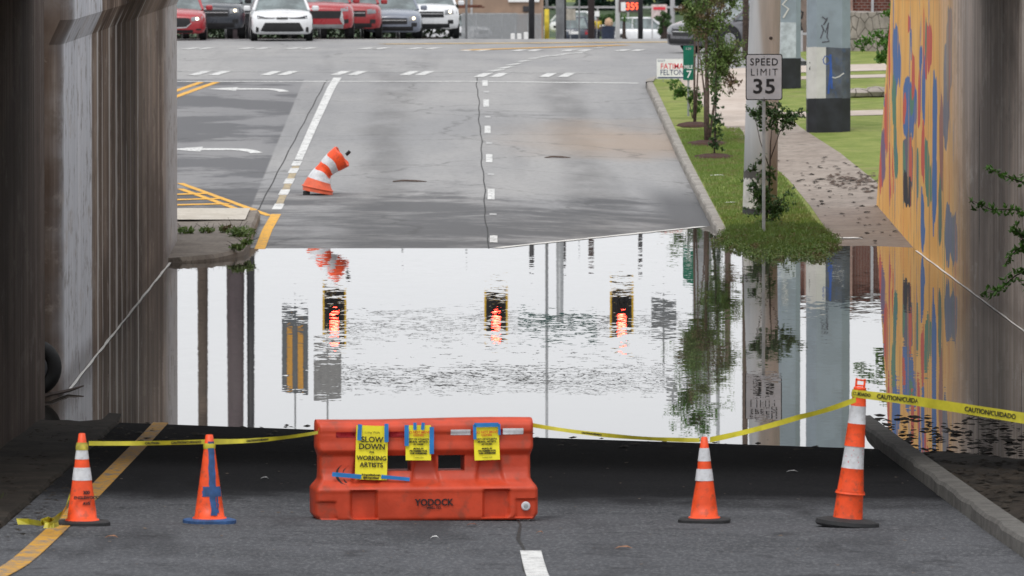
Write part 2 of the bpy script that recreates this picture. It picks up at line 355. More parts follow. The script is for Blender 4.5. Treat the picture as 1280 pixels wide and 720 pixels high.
M['kerb'] = concrete('kerb_stone', (.22, .20, .18), (.32, .30, .27), (.10, .09, .08), scale=3)
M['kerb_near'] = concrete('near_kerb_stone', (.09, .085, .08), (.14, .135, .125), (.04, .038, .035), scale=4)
M['nose'] = concrete('median_concrete', (.44, .40, .34), (.52, .48, .42), (.3, .26, .22), scale=2)
M['nose_wet'] = concrete('stained_concrete', (.16, .135, .115), (.23, .20, .17), (.07, .06, .05), scale=2)
M['dirt'] = concrete('mud', (.022, .019, .016), (.045, .037, .03), (.008, .007, .006), scale=2, spec=.1)
def lawn():
    t = NT('lawn'); col = t.mix(t.ramp(t.noise(1.6, 6), .3, .7), (.15, .20, .045), (.25, .28, .085))
    col = t.mix(t.math('MULTIPLY', t.ramp(t.noise(.5, 5, off=(2, 2, 2)), .5, .68), .6), col, (.24, .22, .10))
    col = t.mix(t.math('MULTIPLY', t.ramp(t.noise(9, 5), .55, .7), .5), col, (.05, .09, .02)); t.bump(t.noise(25, 4), .03)
    return t.fin(col, .9, .1)
M['lawn'] = lawn()
def paint(name, c, worn=.45):
    t = NT(name); n = t.noise(14, 6); n2 = t.noise(2, 4); col = t.mix(t.math('MULTIPLY', t.ramp(t.math('ADD', n, t.math('MULTIPLY', n2, .4)), .68, .82), worn), c, (.15, .15, .15)); return t.fin(col, .75, .2)
M['white_paint'] = paint('white_paint', (.62, .62, .61), .6); M['faded_white'] = paint('faded_white_paint', (.45, .45, .45), .7)
M['yellow_paint'] = paint('yellow_paint', (.72, .38, .05)); M['yellow_near'] = paint('near_yellow_paint', (.48, .25, .035), 1.0)
def water():
    t = NT('flood_water'); x, y, z = t.xyz()
    def nz(scale, sc, off, k):
        c = t.noise(scale, 3, sc=sc, off=off, color=True)
        v = t.n.new('ShaderNodeVectorMath'); v.operation = 'SUBTRACT'; t.l.new(c, v.inputs[0]); v.inputs[1].default_value = (.5, .5, .5)
        m = t.n.new('ShaderNodeVectorMath'); m.operation = 'MULTIPLY'; t.l.new(v.outputs[0], m.inputs[0]); m.inputs[1].default_value = (k*.35, k, 0)
        return m.outputs[0]
    # calmer near the far edge, livelier in the middle
    patch = t.ramp(t.noise(.5, 4, sc=(.6, .16, 1), off=(3, 1, 0)), .38, .7, .95, 2.0)
    far = t.ramp(y, 87, 95, .35, .9); far2 = t.ramp(y, 113, 127, 0, .4)
    amp = t.math('MULTIPLY', patch, t.math('ADD', far, far2)); amp = t.math('MULTIPLY', amp, .85)
    a = nz(2.2, (1, .5, 1), (0, 0, 0), .006); b = nz(7, (1, .55, 1), (5, 2, 0), .010)
    s = t.n.new('ShaderNodeVectorMath'); s.operation = 'ADD'; t.l.new(a, s.inputs[0]); t.l.new(b, s.inputs[1])
    sc = t.n.new('ShaderNodeVectorMath'); sc.operation = 'SCALE'; t.l.new(s.outputs[0], sc.inputs[0]); t.l.new(amp, sc.inputs['Scale'])
    ad = t.n.new('ShaderNodeVectorMath'); ad.operation = 'ADD'; t.l.new(sc.outputs[0], ad.inputs[0]); ad.inputs[1].default_value = (0, 0, 1)
    no = t.n.new('ShaderNodeVectorMath'); no.operation = 'NORMALIZE'; t.l.new(ad.outputs[0], no.inputs[0]); t.l.new(no.outputs[0], t.b.inputs['Normal'])
    t.b.inputs['IOR'].default_value = 1.45
    return t.fin((.05, .046, .04), .0, .5)
M['water'] = water()

# ------------------------------------------------------------------ the setting
def frange(a, b, step):
    n = max(1, round((b-a)/step)); return [a+(b-a)*i/n for i in range(n+1)]
def sheet(name, x0, x1, d0, d1, mat, f, off=0, sx=1, sy=1, kind='structure', xs=None, ds=None):
    xs = xs or frange(x0, x1, sx); ds = ds or frange(d0, d1, sy)
    if x0 < .66 < x1 and .66 not in xs: xs = sorted(xs+[.66])
    X = lambda v, d: v(d) if callable(v) else v
    vs = [(x, d, f(x, d)+off) for d in ds for x in xs]; n = len(xs)
    fs = [(j*n+i, j*n+i+1, (j+1)*n+i+1, (j+1)*n+i) for j in range(len(ds)-1) for i in range(n-1)]
    return MB().add(vs, fs).build(name, mat, smooth=True, kind=kind)
def ribbon_sheet(name, xl, xr, d0, d1, mat, f, off, sy=1, nx=4):     # left/right edge given as functions of distance
    ds = frange(d0, d1, sy); vs = []; 
    for d in ds:
        a, b = xl(d), xr(d)
        for i in range(nx+1): x = a+(b-a)*i/nx; vs.append((x, d, f(x, d)+off))
    n = nx+1; fs = [(j*n+i, j*n+i+1, (j+1)*n+i+1, (j+1)*n+i) for j in range(len(ds)-1) for i in range(nx)]
    return MB().add(vs, fs).build(name, mat, smooth=True, kind='structure')
dsA = frange(-40, 20, 10)[:-1]+frange(20, 60, 4)[:-1]+frange(60, 260, 2)[:-1]+frange(260, 700, 20)[:-1]+[700, 800, 1000, 1300, 1600]
xsA = [-400, -150, -60, -30, -12, -6, -4.4, -3, 0, .66, 3, 4.4, 6, 10, 16, 30, 60, 150, 400]
sheet('ground', 0, 0, 0, 0, M['lawn'], lambda x, d: zroad(x, d)-.1, 0, xs=xsA, ds=dsA)
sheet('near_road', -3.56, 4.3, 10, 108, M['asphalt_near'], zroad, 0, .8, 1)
sheet('far_road', -30, 4.42, 108, 184, M['asphalt_far'], zroad, 0, .8, 1)
sheet('intersection', -60, 60, 184, 262, M['asphalt_far'], zroad, 0, 3, 1.5)
sheet('parking_lot', -20, 60, 262, 520, M['asphalt_far'], zroad, 0, 4, 5)
sheet('near_verge', 4.44, 7.5, 10, 126, M['dirt'], lambda x, d: zroad(x, d)+.10+.05*math.sin(x*3+d*.5)*math.sin(d*.8+x*2)-.15*ss(70, 81, d)-.2*ss(92, 100, d), 0, .25, .5)
sheet('left_verge', -5.4, -3.72, 10, 128, M['dirt'], lambda x, d: zroad(x, d)+.03+.015*math.sin(x*6+d*1.3)-.25*ss(84, 92, d), 0, .3, 1)
def ret(d): return 4.55 if d < 184 else 8.42-3.87*math.sqrt(max(0, 1-((d-184)/7.6)**2))
ribbon_sheet('verge', ret, lambda d: 34, 122, 191.5, M['lawn'], zside, 0, .5, 60)
sheet('verge', 8.6, 34, 191.5, 203, M['lawn'], zside, 0, 1, 1)
def wl(d):
    P = [(120, 6.2), (140, 6.25), (148, 6.2), (156, 6.0), (171, 5.45), (186, 5.2), (206, 5.1)]
    for (a, x), (b, y) in zip(P, P[1:]):
        if d <= b: return x+(y-x)*(d-a)/(b-a)
    return 5.1
def wr(d):
    P = [(120, 7.9), (140, 7.8), (147, 7.75), (156, 7.55), (165, 7.15), (176, 6.9), (206, 6.9)]
    for (a, x), (b, y) in zip(P, P[1:]):
        if d <= b: return x+(y-x)*(d-a)/(b-a)
    return 6.9
ribbon_sheet('sidewalk', wl, wr, 121, 166, M['sidewalk'], zside, .006, 1)
ribbon_sheet('far_sidewalk', lambda d: max(wl(d), ret(d)), lambda d: max(wr(d), ret(d)+.1), 166, 191.4, M['walk_far'], zside, .006, 1)
ribbon_sheet('cross_path', lambda d: wr(d)-.05, lambda d: 20, 168.5, 170.3, M['walk_far'], zside, .010, .6, 12)
ribbon_sheet('cross_path', lambda d: wr(d)-.05, lambda d: 20, 183.5, 185, M['walk_far'], zside, .010, .5, 12)
ribbon_sheet('corner_pavement', ret, lambda d: 12, 187.0, 191.4, M['walk_far'], lambda x, d: zside(x, d), .012, 1, 8)
def ret2(d): return ret(d)
def kerb(name, xf, d0, d1, mat, w_=.16, h=.12, f=zroad, side=1, step=.7, joint=3.0):
    mb = MB(); ds = frange(d0, d1, step); ring = []
    for d in ds:
        x = xf(d); zb = f(x, d); jit = .012*math.sin(d*2.1)+.010*math.sin(d*5.3)
        ring += [(x, d, zb-.15), (x+.01*side+jit, d, zb+h-.03), (x+.03*side+jit, d, zb+h), (x+w_*side, d, zb+h+.004), (x+w_*side, d, zb-.15)]
    fs = [(j*5+i, j*5+i+1, (j+1)*5+i+1, (j+1)*5+i) for j in range(len(ds)-1) for i in range(4)]
    return mb.add(ring, fs).build(name, mat, kind='structure')
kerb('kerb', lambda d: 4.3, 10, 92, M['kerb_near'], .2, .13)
kerb('kerb', lambda d: 4.42+.0*d, 118, 184, M['kerb'], .16, .14)
kerb('kerb', lambda d: -3.56, 10, 90, M['dirt'], .18, .035, side=-1)
# rounded kerb return at the corner
mb = MB(); vs = []; N = 14
for i in range(N+1):
    a = R(180-90*i/N)
    for rr, h in ((4.0, -.1), (4.0, .12), (3.82, .135), (3.82, -.1)):
        x = 8.42+rr*math.cos(a); d = 184+ (rr*1.9)*math.sin(a); vs.append((x, d, zroad(4.4, d)+.03+h))
mb.add(vs, [(j*4+i, j*4+i+1, (j+1)*4+i+1, (j+1)*4+i) for j in range(N) for i in range(3)]).build('kerb_return', M['kerb'], kind='structure')

# median nose on the left, just past the wall
nb = MB(); vs = []; ds = frange(123.2, 135.5, .6); nx = 8
for d in ds:
    xr_ = -3.32-.9*(1-math.sqrt(max(0, min(1, (d-123.2)/2.6))))
    for i in range(nx+1):
        x = -5.2+(xr_+5.2)*i/nx; vs.append((x, d, .10+.25*(d-124)/11.5+.01*math.sin(d*3+i)))
    vs.append((xr_+.04, d, .04+.25*(d-124)/11.5)); vs.append((xr_+.06, d, -.4))
n = nx+3
fs = [(j*n+i, j*n+i+1, (j+1)*n+i+1, (j+1)*n+i) for j in range(len(ds)-1) for i in range(n-1)]
fr = len(vs); vs += [(v[0], 123.15, -.4) for v in vs[:n]]; fs += [(i+1, i, fr+i, fr+i+1) for i in range(n-1)]
nb.add(vs, fs).build('traffic_island', M['nose_wet'], kind='structure')
sheet('island_slab', -9, -3.45, 132.4, 135.6, M['nose'], lambda x, d: .30+.25*(d-132)/11.5, 0, .5, .8)
MB().box((-6.2, 135.66, .04), (5.5, .1, .6)).build('island_kerb', M['nose'], kind='structure')

# water
MB().add([(-8, 76, 0), (7.45, 76, 0), (7.45, 144, 0), (-8, 144, 0)], [(0, 1, 2, 3)]).build('flood_water', M['water'], kind='structure')

M['foam'] = simple('foam_line', (.7, .69, .66), .7, .1, local=False)
def foam(pts, w_):
    vs = []
    for i, (x, y) in enumerate(pts):
        a = pts[max(0, i-1)]; b = pts[min(len(pts)-1, i+1)]; L = math.dist(a, b); nx_, ny_ = -(b[1]-a[1])/L, (b[0]-a[0])/L; q = w_*(.7+.5*random.random())/2
        vs += [(x-nx_*q, y-ny_*q, .006), (x+nx_*q, y+ny_*q, .006)]
    MB().add(vs, [(2*i, 2*i+2, 2*i+3, 2*i+1) for i in range(len(pts)-1)]).build('foam_line', M['foam'], kind='structure')
foam([(-4.37+.004*math.sin(k), 91+k*.6) for k in range(60)], .035)
foam([(7.375+.004*math.sin(k), 95+k*.6) for k in range(55)], .03)
def wl_d(x):
    d = 124
    while zroad(x, d) < 0: d += .05
    return d
foam([(.7+k*.12, wl_d(.7+k*.12)-.05) for k in range(31)], .16)
# painted markings, draped on the road
def strip(name, pts, wd, mat, f=zroad, off=.007, step=.8, ends=None):
    P = []
    for a, b in zip(pts, pts[1:]):
        L = math.dist(a[:2], b[:2]); k = max(1, int(L/step))
        for i in range(k): P.append(tuple(a[j]+(b[j]-a[j])*i/k for j in range(2)))
    P.append(pts[-1][:2]); vs = []
    for i, p in enumerate(P):
        a = P[max(0, i-1)]; b = P[min(len(P)-1, i+1)]; L = math.dist(a, b); nx_, ny_ = -(b[1]-a[1])/L, (b[0]-a[0])/L
        ww = wd(i/(len(P)-1)) if callable(wd) else wd
        for s in (-1, 0, 1):
            x, y = p[0]+nx_*ww/2*s, p[1]+ny_*ww/2*s; vs.append((x, y, f(x, y)+off))
    fs = [(j*3+i, (j+1)*3+i, (j+1)*3+i+1, j*3+i+1) for j in range(len(P)-1) for i in range(2)]
    return MB().add(vs, fs).build(name, mat, kind='structure')
def g2(px, py): p = G(px, py, zroad); return (p.x, p.y)
strip('edge_line', [(-3.12, 20), (-3.12, 90)], .165, M['yellow_near'])
strip('lane_line', [(.60, 50), (.58, 60.2)], .16, M['white_paint'])
strip('edge_line', [(-3.12, 123), (-3.1, 133), g2(345, 268)], .17, M['yellow_paint'])
for py in (258, 240, 226, 213, 204): 
    p = g2(347+(258-py)*.43, py); strip('lane_marking', [(p[0], p[1]-.9), (p[0]+.02, p[1]+.7)], .17, M['white_paint'])
strip('faded_line', [g2(346, 262), g2(372, 203)], .13, paint('faded_yellow', (.40, .32, .2), .8), off=.005)
strip('turn_lane_line', [g2(373, 200), g2(393, 155), g2(413, 112), g2(422, 97)], lambda t: .15+.04*t, M['white_paint'])
for py, h in ((299, 9), (243, 13), (198, 10), (162, 9), (129, 9), (104, 7)):
    a = g2(617-(299-py)*.055, py+h/2); b = g2(617-(299-py)*.055, py-h/2)
    strip('lane_dash', [a, b], .125, M['white_paint'])
for py in (268, 218, 179, 146, 115):
    a = g2(618-(299-py)*.055, py+1); b = g2(618-(299-py)*.055, py-1); strip('lane_stub', [a, b], .12, M['faded_white'])
M['tar'] = simple('tar', (.02, .02, .02), .8, .2, local=False)
jp = [(.55+.012*math.sin(k*1.7)+.015*math.sin(k*.6), 126+k*1.5) for k in range(46)]
strip('pavement_joint', [(x, y) for x, y in jp if y < 192], .020, M['tar'], off=.004)
jp = [(.52+.02*math.sin(k*1.7), 50+k*1.2) for k in range(30)]
strip('pavement_joint', jp, lambda t: .022+.008*math.sin(t*40), M['tar'], off=.004)
strip('pavement_joint', [(-3.45+.008*math.sin(k*1.3)+k*.012, 130+k*1.5) for k in range(40)], .022, M['tar'], off=.004)
# crosswalk lines
strip('crosswalk_line', [(-9, 187.4), (.2, 187.4), (4.3, 186.4)], .38, M['white_paint'])
strip('crosswalk_line', [(-9, 194.6), (.2, 194.0), (3.6, 193)], .28, M['faded_white'], off=.006)
for px in (250, 275, 339, 360, 426, 447, 512, 531, 604, 624, 685, 708):
    p = g2(px, 91.5 if px < 560 else 94); strip('guide_dash', [(p[0]-.12, p[1]-1.4), (p[0]+.12, p[1]+1.4)], .24, M['white_paint'], off=.010)
for px in (240, 257, 308, 328, 367, 386, 459, 477, 520, 541, 586, 604, 649, 668, 711, 731, 779, 797):
    p = g2(px, 60.5 if px < 560 else 63); strip('guide_dash', [(p[0]-.14, p[1]-1.2), (p[0]+.14, p[1]+1.2)], .26, M['white_paint'], off=.010)
for px, py in ((622, 88), (632, 84.5), (643, 80.5), (654, 76.5), (668, 73), (682, 70.5), (694, 69.5), (708, 67.5), (724, 66), (750, 59.5)):
    p = g2(px, py); strip('guide_dash', [(p[0]-.16, p[1]-.8), (p[0]+.16, p[1]+.8)], .18, M['white_paint'], off=.010)
strip('stop_marking', [(.35, 216), (4.8, 224)], .5, M['yellow_paint'], off=.012)
strip('centre_line', [(-2, 226), (12, 232)], .9, paint('pale_yellow', (.62, .42, .15), .6), off=.010)  # broad band of pale worn yellow paint across the junction
for o_ in (0, .36):
    strip('centre_line', [(-7.35+o_*1.1, 166), (-6.75+o_, 178), (-5.9+o_, 187)], .17, M['yellow_paint'])
a, b = g2(225, 229), g2(337, 270); strip('hatch_line', [a, b], .13, M['yellow_paint'])
a, b = g2(225, 236), g2(314, 268); strip('hatch_line', [a, b], .13, M['yellow_paint'])
for py, x1 in ((243, 258), (249.5, 274), (256, 286), (262, 318)):
    strip('hatch_line', [g2(200, py+1), g2(x1, py-1)], .35, M['yellow_paint'], off=.010)
def turn_arrow(px, py, s=1):
    p = g2(px, py); mb = MB(); pts = [(-1.15, -.05), (-.55, 1.5), (-.55, .7), (0, .55), (.62, -.3), (.66, -1.3), (.84, -1.3), (.82, -.1), (.5, .8), (-.1, 1.15), (-.55, 1.0)]
    # outline as quads: shaft then head
    shaft = [((-.5, .45), (-.5, -.25)), ((0, .42), (0, -.22)), ((.4, .25), (.3, -.35)), ((.62, -.2), (.48, -.8)), ((.8, -1.1), (.55, -1.3))]
    vs = []; fs = []
    for (q, r) in shaft: vs += [q, r]
    for i in range(4): fs.append((2*i, 2*i+1, 2*i+3, 2*i+2))
    k = len(vs); vs += [(-.5, .95), (-1.2, .1), (-.5, -.75)]; fs.append((k, k+1, k+2))
    mb.add([(p[0]+x*s, p[1]+y*1.05, zroad(p[0]+x*s, p[1]+y*1.05)+.008) for x, y in vs], fs).build('turn_arrow', M['white_paint'], kind='structure')
turn_arrow(282, 187, .95); turn_arrow(322, 111.5, .95)

# ------------------------------------------------------------------ underpass walls and bridge decks
def wall_strip(name, prof, ds, mat, smooth=False, **k):      # prof(d) -> list of (x,z)
    vs = []; m = None
    for d in ds:
        p = prof(d); m = len(p); vs += [(x, d, z) for x, z in p]
    fs = [(j*m+i, (j+1)*m+i, (j+1)*m+i+1, j*m+i+1) for j in range(len(ds)-1) for i in range(m)[:-1]]
    fs += [tuple(range(m)), tuple(range((len(ds)-1)*m, len(ds)*m))[::-1]]
    return MB().add(vs, fs).build(name, mat, smooth=smooth, **k)
XL, XR = -4.4, 7.4
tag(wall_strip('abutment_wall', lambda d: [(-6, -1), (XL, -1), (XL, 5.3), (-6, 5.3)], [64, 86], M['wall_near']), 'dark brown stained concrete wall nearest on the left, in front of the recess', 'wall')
def lprof(d):
    r = 0
    if d < 89.75: r = 1.3
    elif d < 90.2: r = .14*(1-math.sqrt(max(0, 1-((90.2-d)/.45)**2)))
    if d > 127.2: r = .35*(1-math.sqrt(max(0, 1-((d-127.2)/1.5)**2)))
    x = XL-r
    return [(-7, -1), (x, -1), (x, 3.94), (x+.13, 4.22), (x+.13, 5.6), (-7, 5.6)]
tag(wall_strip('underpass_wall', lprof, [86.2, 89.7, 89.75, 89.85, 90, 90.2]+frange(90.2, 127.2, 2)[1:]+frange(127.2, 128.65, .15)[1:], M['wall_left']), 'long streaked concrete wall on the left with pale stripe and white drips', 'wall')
def rprof_end(z): return 135.2+ (4.0-z)*1.25 if z < 4 else 135.2
vs = []; zs = frange(-1, 6.2, .4); dd = [64, 100, 118, 126, 132]
for z in zs:
    for d in dd+[rprof_end(z)]: vs.append((XR, d, z))
    vs.append((XR+.9, rprof_end(z), z))
m = len(dd)+2; fs = [(j*m+i, j*m+i+1, (j+1)*m+i+1, (j+1)*m+i) for j in range(len(zs)-1) for i in range(m-1)]
tag(MB().add(vs, fs).build('mural_wall', M['mural']), 'concrete underpass wall with orange, blue and red painted mural on the right', 'mural wall')
def deck(d0, d1, label):
    r = empty('bridge_deck', (1.5, (d0+d1)/2, 4.9), label=label, cat='bridge')
    L = d1-d0
    MB().box((0, 0, .7), (26, L, 1.1)).build('slab', M['bridge'], r)
    for s in (-1, 1): MB().box((0, s*(L/2-.2), 1.7), (26, .3, .9)).build('parapet', M['bridge'], r, bevel=.03)
    g = MB()
    for i in range(7): g.box((-5.2+i*1.75, 0, .08), (.5, L-1, .14))
    g.build('girder', M['bridge'], r)
deck(72.5, 84, 'near concrete bridge deck over the road in front of the flood')
deck(104, 113, 'far concrete bridge deck over the middle of the flood water')

# white string-like scum line, tyre in the recess
t = empty('tyre', (-4.70, 89.2, .35), label='black rubber tyre half hidden in the recess of the left wall', cat='tyre')
def torus(mb, Rr, r, n=36, m_=14, c=(0, 0, 0), squash=1):
    vs = [(c[0]+(Rr+r*math.cos(2*math.pi*j/m_))*math.cos(2*math.pi*i/n), c[1]+squash*r*math.sin(2*math.pi*j/m_), c[2]+(Rr+r*math.cos(2*math.pi*j/m_))*math.sin(2*math.pi*i/n)) for i in range(n) for j in range(m_)]
    fs = [(i*m_+j, i*m_+(j+1) % m_, ((i+1) % n)*m_+(j+1) % m_, ((i+1) % n)*m_+j) for i in range(n) for j in range(m_)]
    return mb.add(vs, fs)
torus(MB(), .24, .085, squash=1.2).build('tread', M['rubber'], t, smooth=True)
torus(MB(), .15, .02, c=(0, -.07, 0)).build('bead', simple('tyre_bead', (.1, .1, .11), .6), t, smooth=True)
p = MB(); p.tube([(-4.75, 88.5, .02), (-4.5, 89.2, .05), (-4.35, 90.2, .03), (-4.2, 90.6, .06)], [.03, .025, .02, .008], 6)
tag(p.build('stick', M['bark_dark']), 'dark stick floating against the base of the left wall', 'stick')

# ------------------------------------------------------------------ cones
def cone(px, py, h, label, rot=0, base='rubber', kind='striped', tilt=(0, 0)):
    g = G(px, py, zroad); r = empty('traffic_cone', g, rot, label=label, cat='traffic cone', group='orange cones holding the caution tape')
    r.rotation_euler = (tilt[0], tilt[1], rot); s = h/.72; rb, rt = .125*s, .026*s
    if kind == 'slim': rb = .128; rt = .03
    rad = lambda z: rt+(rb-rt)*(1-z/h)
    def seg(z0, z1, o=0, n=6): return [(rad(z0+(z1-z0)*i/n)+o, z0+(z1-z0)*i/n) for i in range(n+1)]
    b = MB(); hw = .20*s if kind != 'slim' else .185
    N = 8; pts = []
    for i in range(4):
        a0 = math.pi/2*i
        for k in range(3):
            a = a0+math.pi/4*(k-1)*.5+math.pi/4; rr = hw*(1.22 if k == 1 else 1.17); pts.append((rr*math.cos(a), rr*math.sin(a)))
    n = len(pts); vs = [(x, y, .002) for x, y in pts]+[(x, y, .028) for x, y in pts]+[(x*.93, y*.93, .036) for x, y in pts]+[(x*.66, y*.66, .04) for x, y in pts]
    fs = [(j*n+i, j*n+(i+1) % n, (j+1)*n+(i+1) % n, (j+1)*n+i) for j in range(3) for i in range(n)]+[tuple(range(n))[::-1], tuple(range(3*n, 4*n))]
    b.add(vs, fs).build('base', M[base], r)
    body = MB().lathe([(rb+.012, .036), (rb+.006, .05)]+seg(.05, h)+[(rt*.7, h+.003), (rt*.65, h-.03)])
    if kind == 'dented':
        body.v = [(x+(.02*math.exp(-((z-.33)/.05)**2) if x < 0 and y < 0.05 else 0), y, z) for x, y, z in body.v]
    body.build('body', M['orange'], r, smooth=True)
    if kind != 'slim':
        for z0, z1 in ((.355*s, .455*s), (.52*s, .63*s)):
            MB().lathe(seg(z0, z1, .0025)).build('reflective_band', M['reflect'], r, smooth=True)
    return r, rad
c1, rad = cone(101.5, 657.5, .73, 'tall striped cone with black stencilled lettering at the left yellow line', .1)
def cone_text(s, size, z, c, rad):
    fn = rad(z)+.006; ang = math.atan2(rad(0)-rad(.7), .7)
    text(s, size, (.030, -fn, z), M['ink'], c, 'stencil_lettering', .0015, rot=Euler((R(90)-ang, 0, .15)))
cone_text('300', .036, .265, c1, rad); cone_text('ENGLEWOOD', .032, .225, c1, rad); cone_text('AVE', .034, .18, c1, rad)
def patch_on_cone(c, rad, a0, a1, z0, z1, name, mat, off=.004, n=8, ragged=.006):
    mb = MB(); vs = []
    for j in range(n+1):
        z = z0+(z1-z0)*j/n; e0 = ragged*random.uniform(-1, 1)/rad(z); e1 = ragged*random.uniform(-1, 1)/rad(z)
        for i in range(n+1):
            a = a0(z)+e0+(a1(z)+e1-a0(z)-e0)*i/n; vs.append(((rad(z)+off)*math.sin(a), -(rad(z)+off)*math.cos(a), z))
    mb.add(vs, [(j*(n+1)+i, j*(n+1)+i+1, (j+1)*(n+1)+i+1, (j+1)*(n+1)+i) for j in range(n) for i in range(n)]).build(name, mat, c, smooth=True)
c2, rad2 = cone(261, 655, .71, 'plain orange cone with a blue painted cross and blue base', .3, 'bluepaint', 'slim')
patch_on_cone(c2, rad2, lambda z: .04-.026/rad2(z), lambda z: .04+.024/rad2(z), .07, .66, 'painted_stripe', M['bluepaint'], n=14)
patch_on_cone(c2, rad2, lambda z: -.9, lambda z: .95, .22, .30, 'painted_bar', M['bluepaint'], .0045)
patch_on_cone(c2, rad2, lambda z: .06+.026/rad2(z), lambda z: .06+.042/rad2(z), .09, .22, 'paint_drip', M['bluepaint'], .0042)
c3, rad3 = cone(881, 654.5, .70, 'dented striped cone between the plastic barrier and the tall tube', -.1, kind='dented')
# tall channelising tube
g = G(1060, 660, zroad)
ct = empty('channelizer_cone', g, .15, label='tall leaning stacked orange tube with white bands and round black base', cat='traffic tube')
ct.rotation_euler = (0, R(5.2), 0)
MB().lathe([(0, .002), (.25, .002), (.262, .02), (.255, .05), (.2, .065), (.1, .075), (0, .075)]).build('base', M['rubber'], ct, smooth=False)
def tubeseg(z0, z1, r0, r1, nm, mt, o=0): MB().lathe([(r0+.004+o, z0), (r0+.002+o, z0+.01), (r1+o, z1-.01), (r1+.002+o, z1)]).build(nm, mt, ct, smooth=True)
tubeseg(.07, .27, .118, .108, 'body', M['orange']); tubeseg(.27, .295, .119, .117, 'body', M['orange'])
tubeseg(.29, .48, .106, .092, 'body', M['orange'])
tubeseg(.48, .66, .088, .080, 'reflective_band', M['reflect']); tubeseg(.66, .845, .081, .072, 'body', M['orange'])
tubeseg(.845, .99, .070, .063, 'reflective_band', M['reflect']); tubeseg(.99, 1.13, .060, .050, 'body', M['orange'])
MB().lathe([(.05, 1.125), (.052, 1.14), (.0, 1.145)]).build('cap', M['orange'], ct, smooth=True)
hb = MB()
for a, b in (((-.035, 1.13), (-.032, 1.205)), ((.035, 1.13), (.032, 1.205)), ((-.036, 1.2), (.036, 1.2)), ((-.03, 1.155), (.03, 1.155))):
    hb.box(((a[0]+b[0])/2, 0, (a[1]+b[1])/2), (abs(a[0]-b[0])+.014, .02, abs(a[1]-b[1])+.014))
hb.build('handle', M['orange'], ct, bevel=.003)
for k in range(9):
    sc_ = MB()
    a = random.uniform(-1.2, 1.2); z = random.uniform(.5, .64); rr = .092; s_ = random.uniform(.004, .010)
    sc_.add([((rr)*math.sin(a), -rr*math.cos(a), z), (rr*math.sin(a+s_*12), -rr*math.cos(a+s_*12), z+.006), (rr*math.sin(a+s_*9), -rr*math.cos(a+s_*9), z+.016)], [(0, 1, 2)]); sc_.build('scuff_mark', M['campred'], ct)

# crushed barrel on the far road
g = G(397, 243, zroad)
br = empty('traffic_barrel', g, label='crushed orange and white traffic barrel leaning on the far road', cat='traffic barrel')
path = [(0, 0, .04), (-.0, 0, .12), (.01, 0, .22), (.06, 0, .34), (.12, 0, .43), (.22, 0, .53), (.33, 0, .61), (.43, 0, .68)]
bent = [(.275, 10), (.27, 12), (.225, 14), (.185, 26), (.15, 42), (.175, 52), (.20, 55), (.215, 54)]
def ringat(t):
    t = max(0, min(len(path)-1.001, t)); i = int(t); f = t-i
    P = Vector(path[i]).lerp(Vector(path[i+1]), f); r = bent[i][0]+(bent[i+1][0]-bent[i][0])*f; a = R(bent[i][1]+(bent[i+1][1]-bent[i][1])*f)
    Rm = Euler((0, a, 0)).to_matrix(); n = 32
    return [P+Rm @ Vector((r*math.cos(2*math.pi*k/n), r*.95*math.sin(2*math.pi*k/n), .018*math.sin(3*2*math.pi*k/n)*(t > 3))) for k in range(n)]
def bseg(t0, t1, nm, mt, cap=False):
    mb = MB(); n = 32; k = max(2, int((t1-t0)*5)); vs = []
    for j in range(k+1): vs += ringat(t0+(t1-t0)*j/k)
    fs = [(j*n+i, j*n+(i+1) % n, (j+1)*n+(i+1) % n, (j+1)*n+i) for j in range(k) for i in range(n)]
    if cap:
        top = vs[-n:]; c = sum(top, Vector())/n
        vs2 = [c+(v-c)*.86+Vector((.012, 0, .02)) for v in top]+[c+(v-c)*.8-Vector((.02, 0, .02)) for v in top]; vs += vs2
        fs += [(j*n+i, j*n+(i+1) % n, (j+1)*n+(i+1) % n, (j+1)*n+i) for j in range(k, k+2) for i in range(n)]+[tuple(range((k+2)*n, (k+3)*n))]
    mb.add(vs, fs).build(nm, mt, br, smooth=True)
faded = simple('faded_orange', (.72, .13, .06), .6, .15, 7, dirt=(.3, (.4, .1, .07)))
bseg(0, 1.0, 'foot', faded); bseg(.95, 2.3, 'body', faded); bseg(2.3, 3.55, 'reflective_band', M['reflect'])
bseg(3.55, 4.6, 'body', M['orange']); bseg(4.6, 5.6, 'reflective_band', M['reflect']); bseg(5.6, 7, 'body', M['orange'], True)
torus(MB(), .283, .012, c=(0, 0, 0)).v
rim = MB(); rr_ = ringat(.9); rim.tube([v*1.03 for v in rr_]+[rr_[0]*1.03], .012, 6, False); rim.build('rim', faded, br, smooth=True)
MB().tube([(.50, -.1, .72), (.56, -.1, .78), (.58, -.02, .76), (.52, .02, .70)], .018, 8).build('handle', M['blacktrim'], br)
MB().box((-.20, 0, .03), (.12, .3, .07)).build('rubber_foot', M['rubber'], br, bevel=.01)

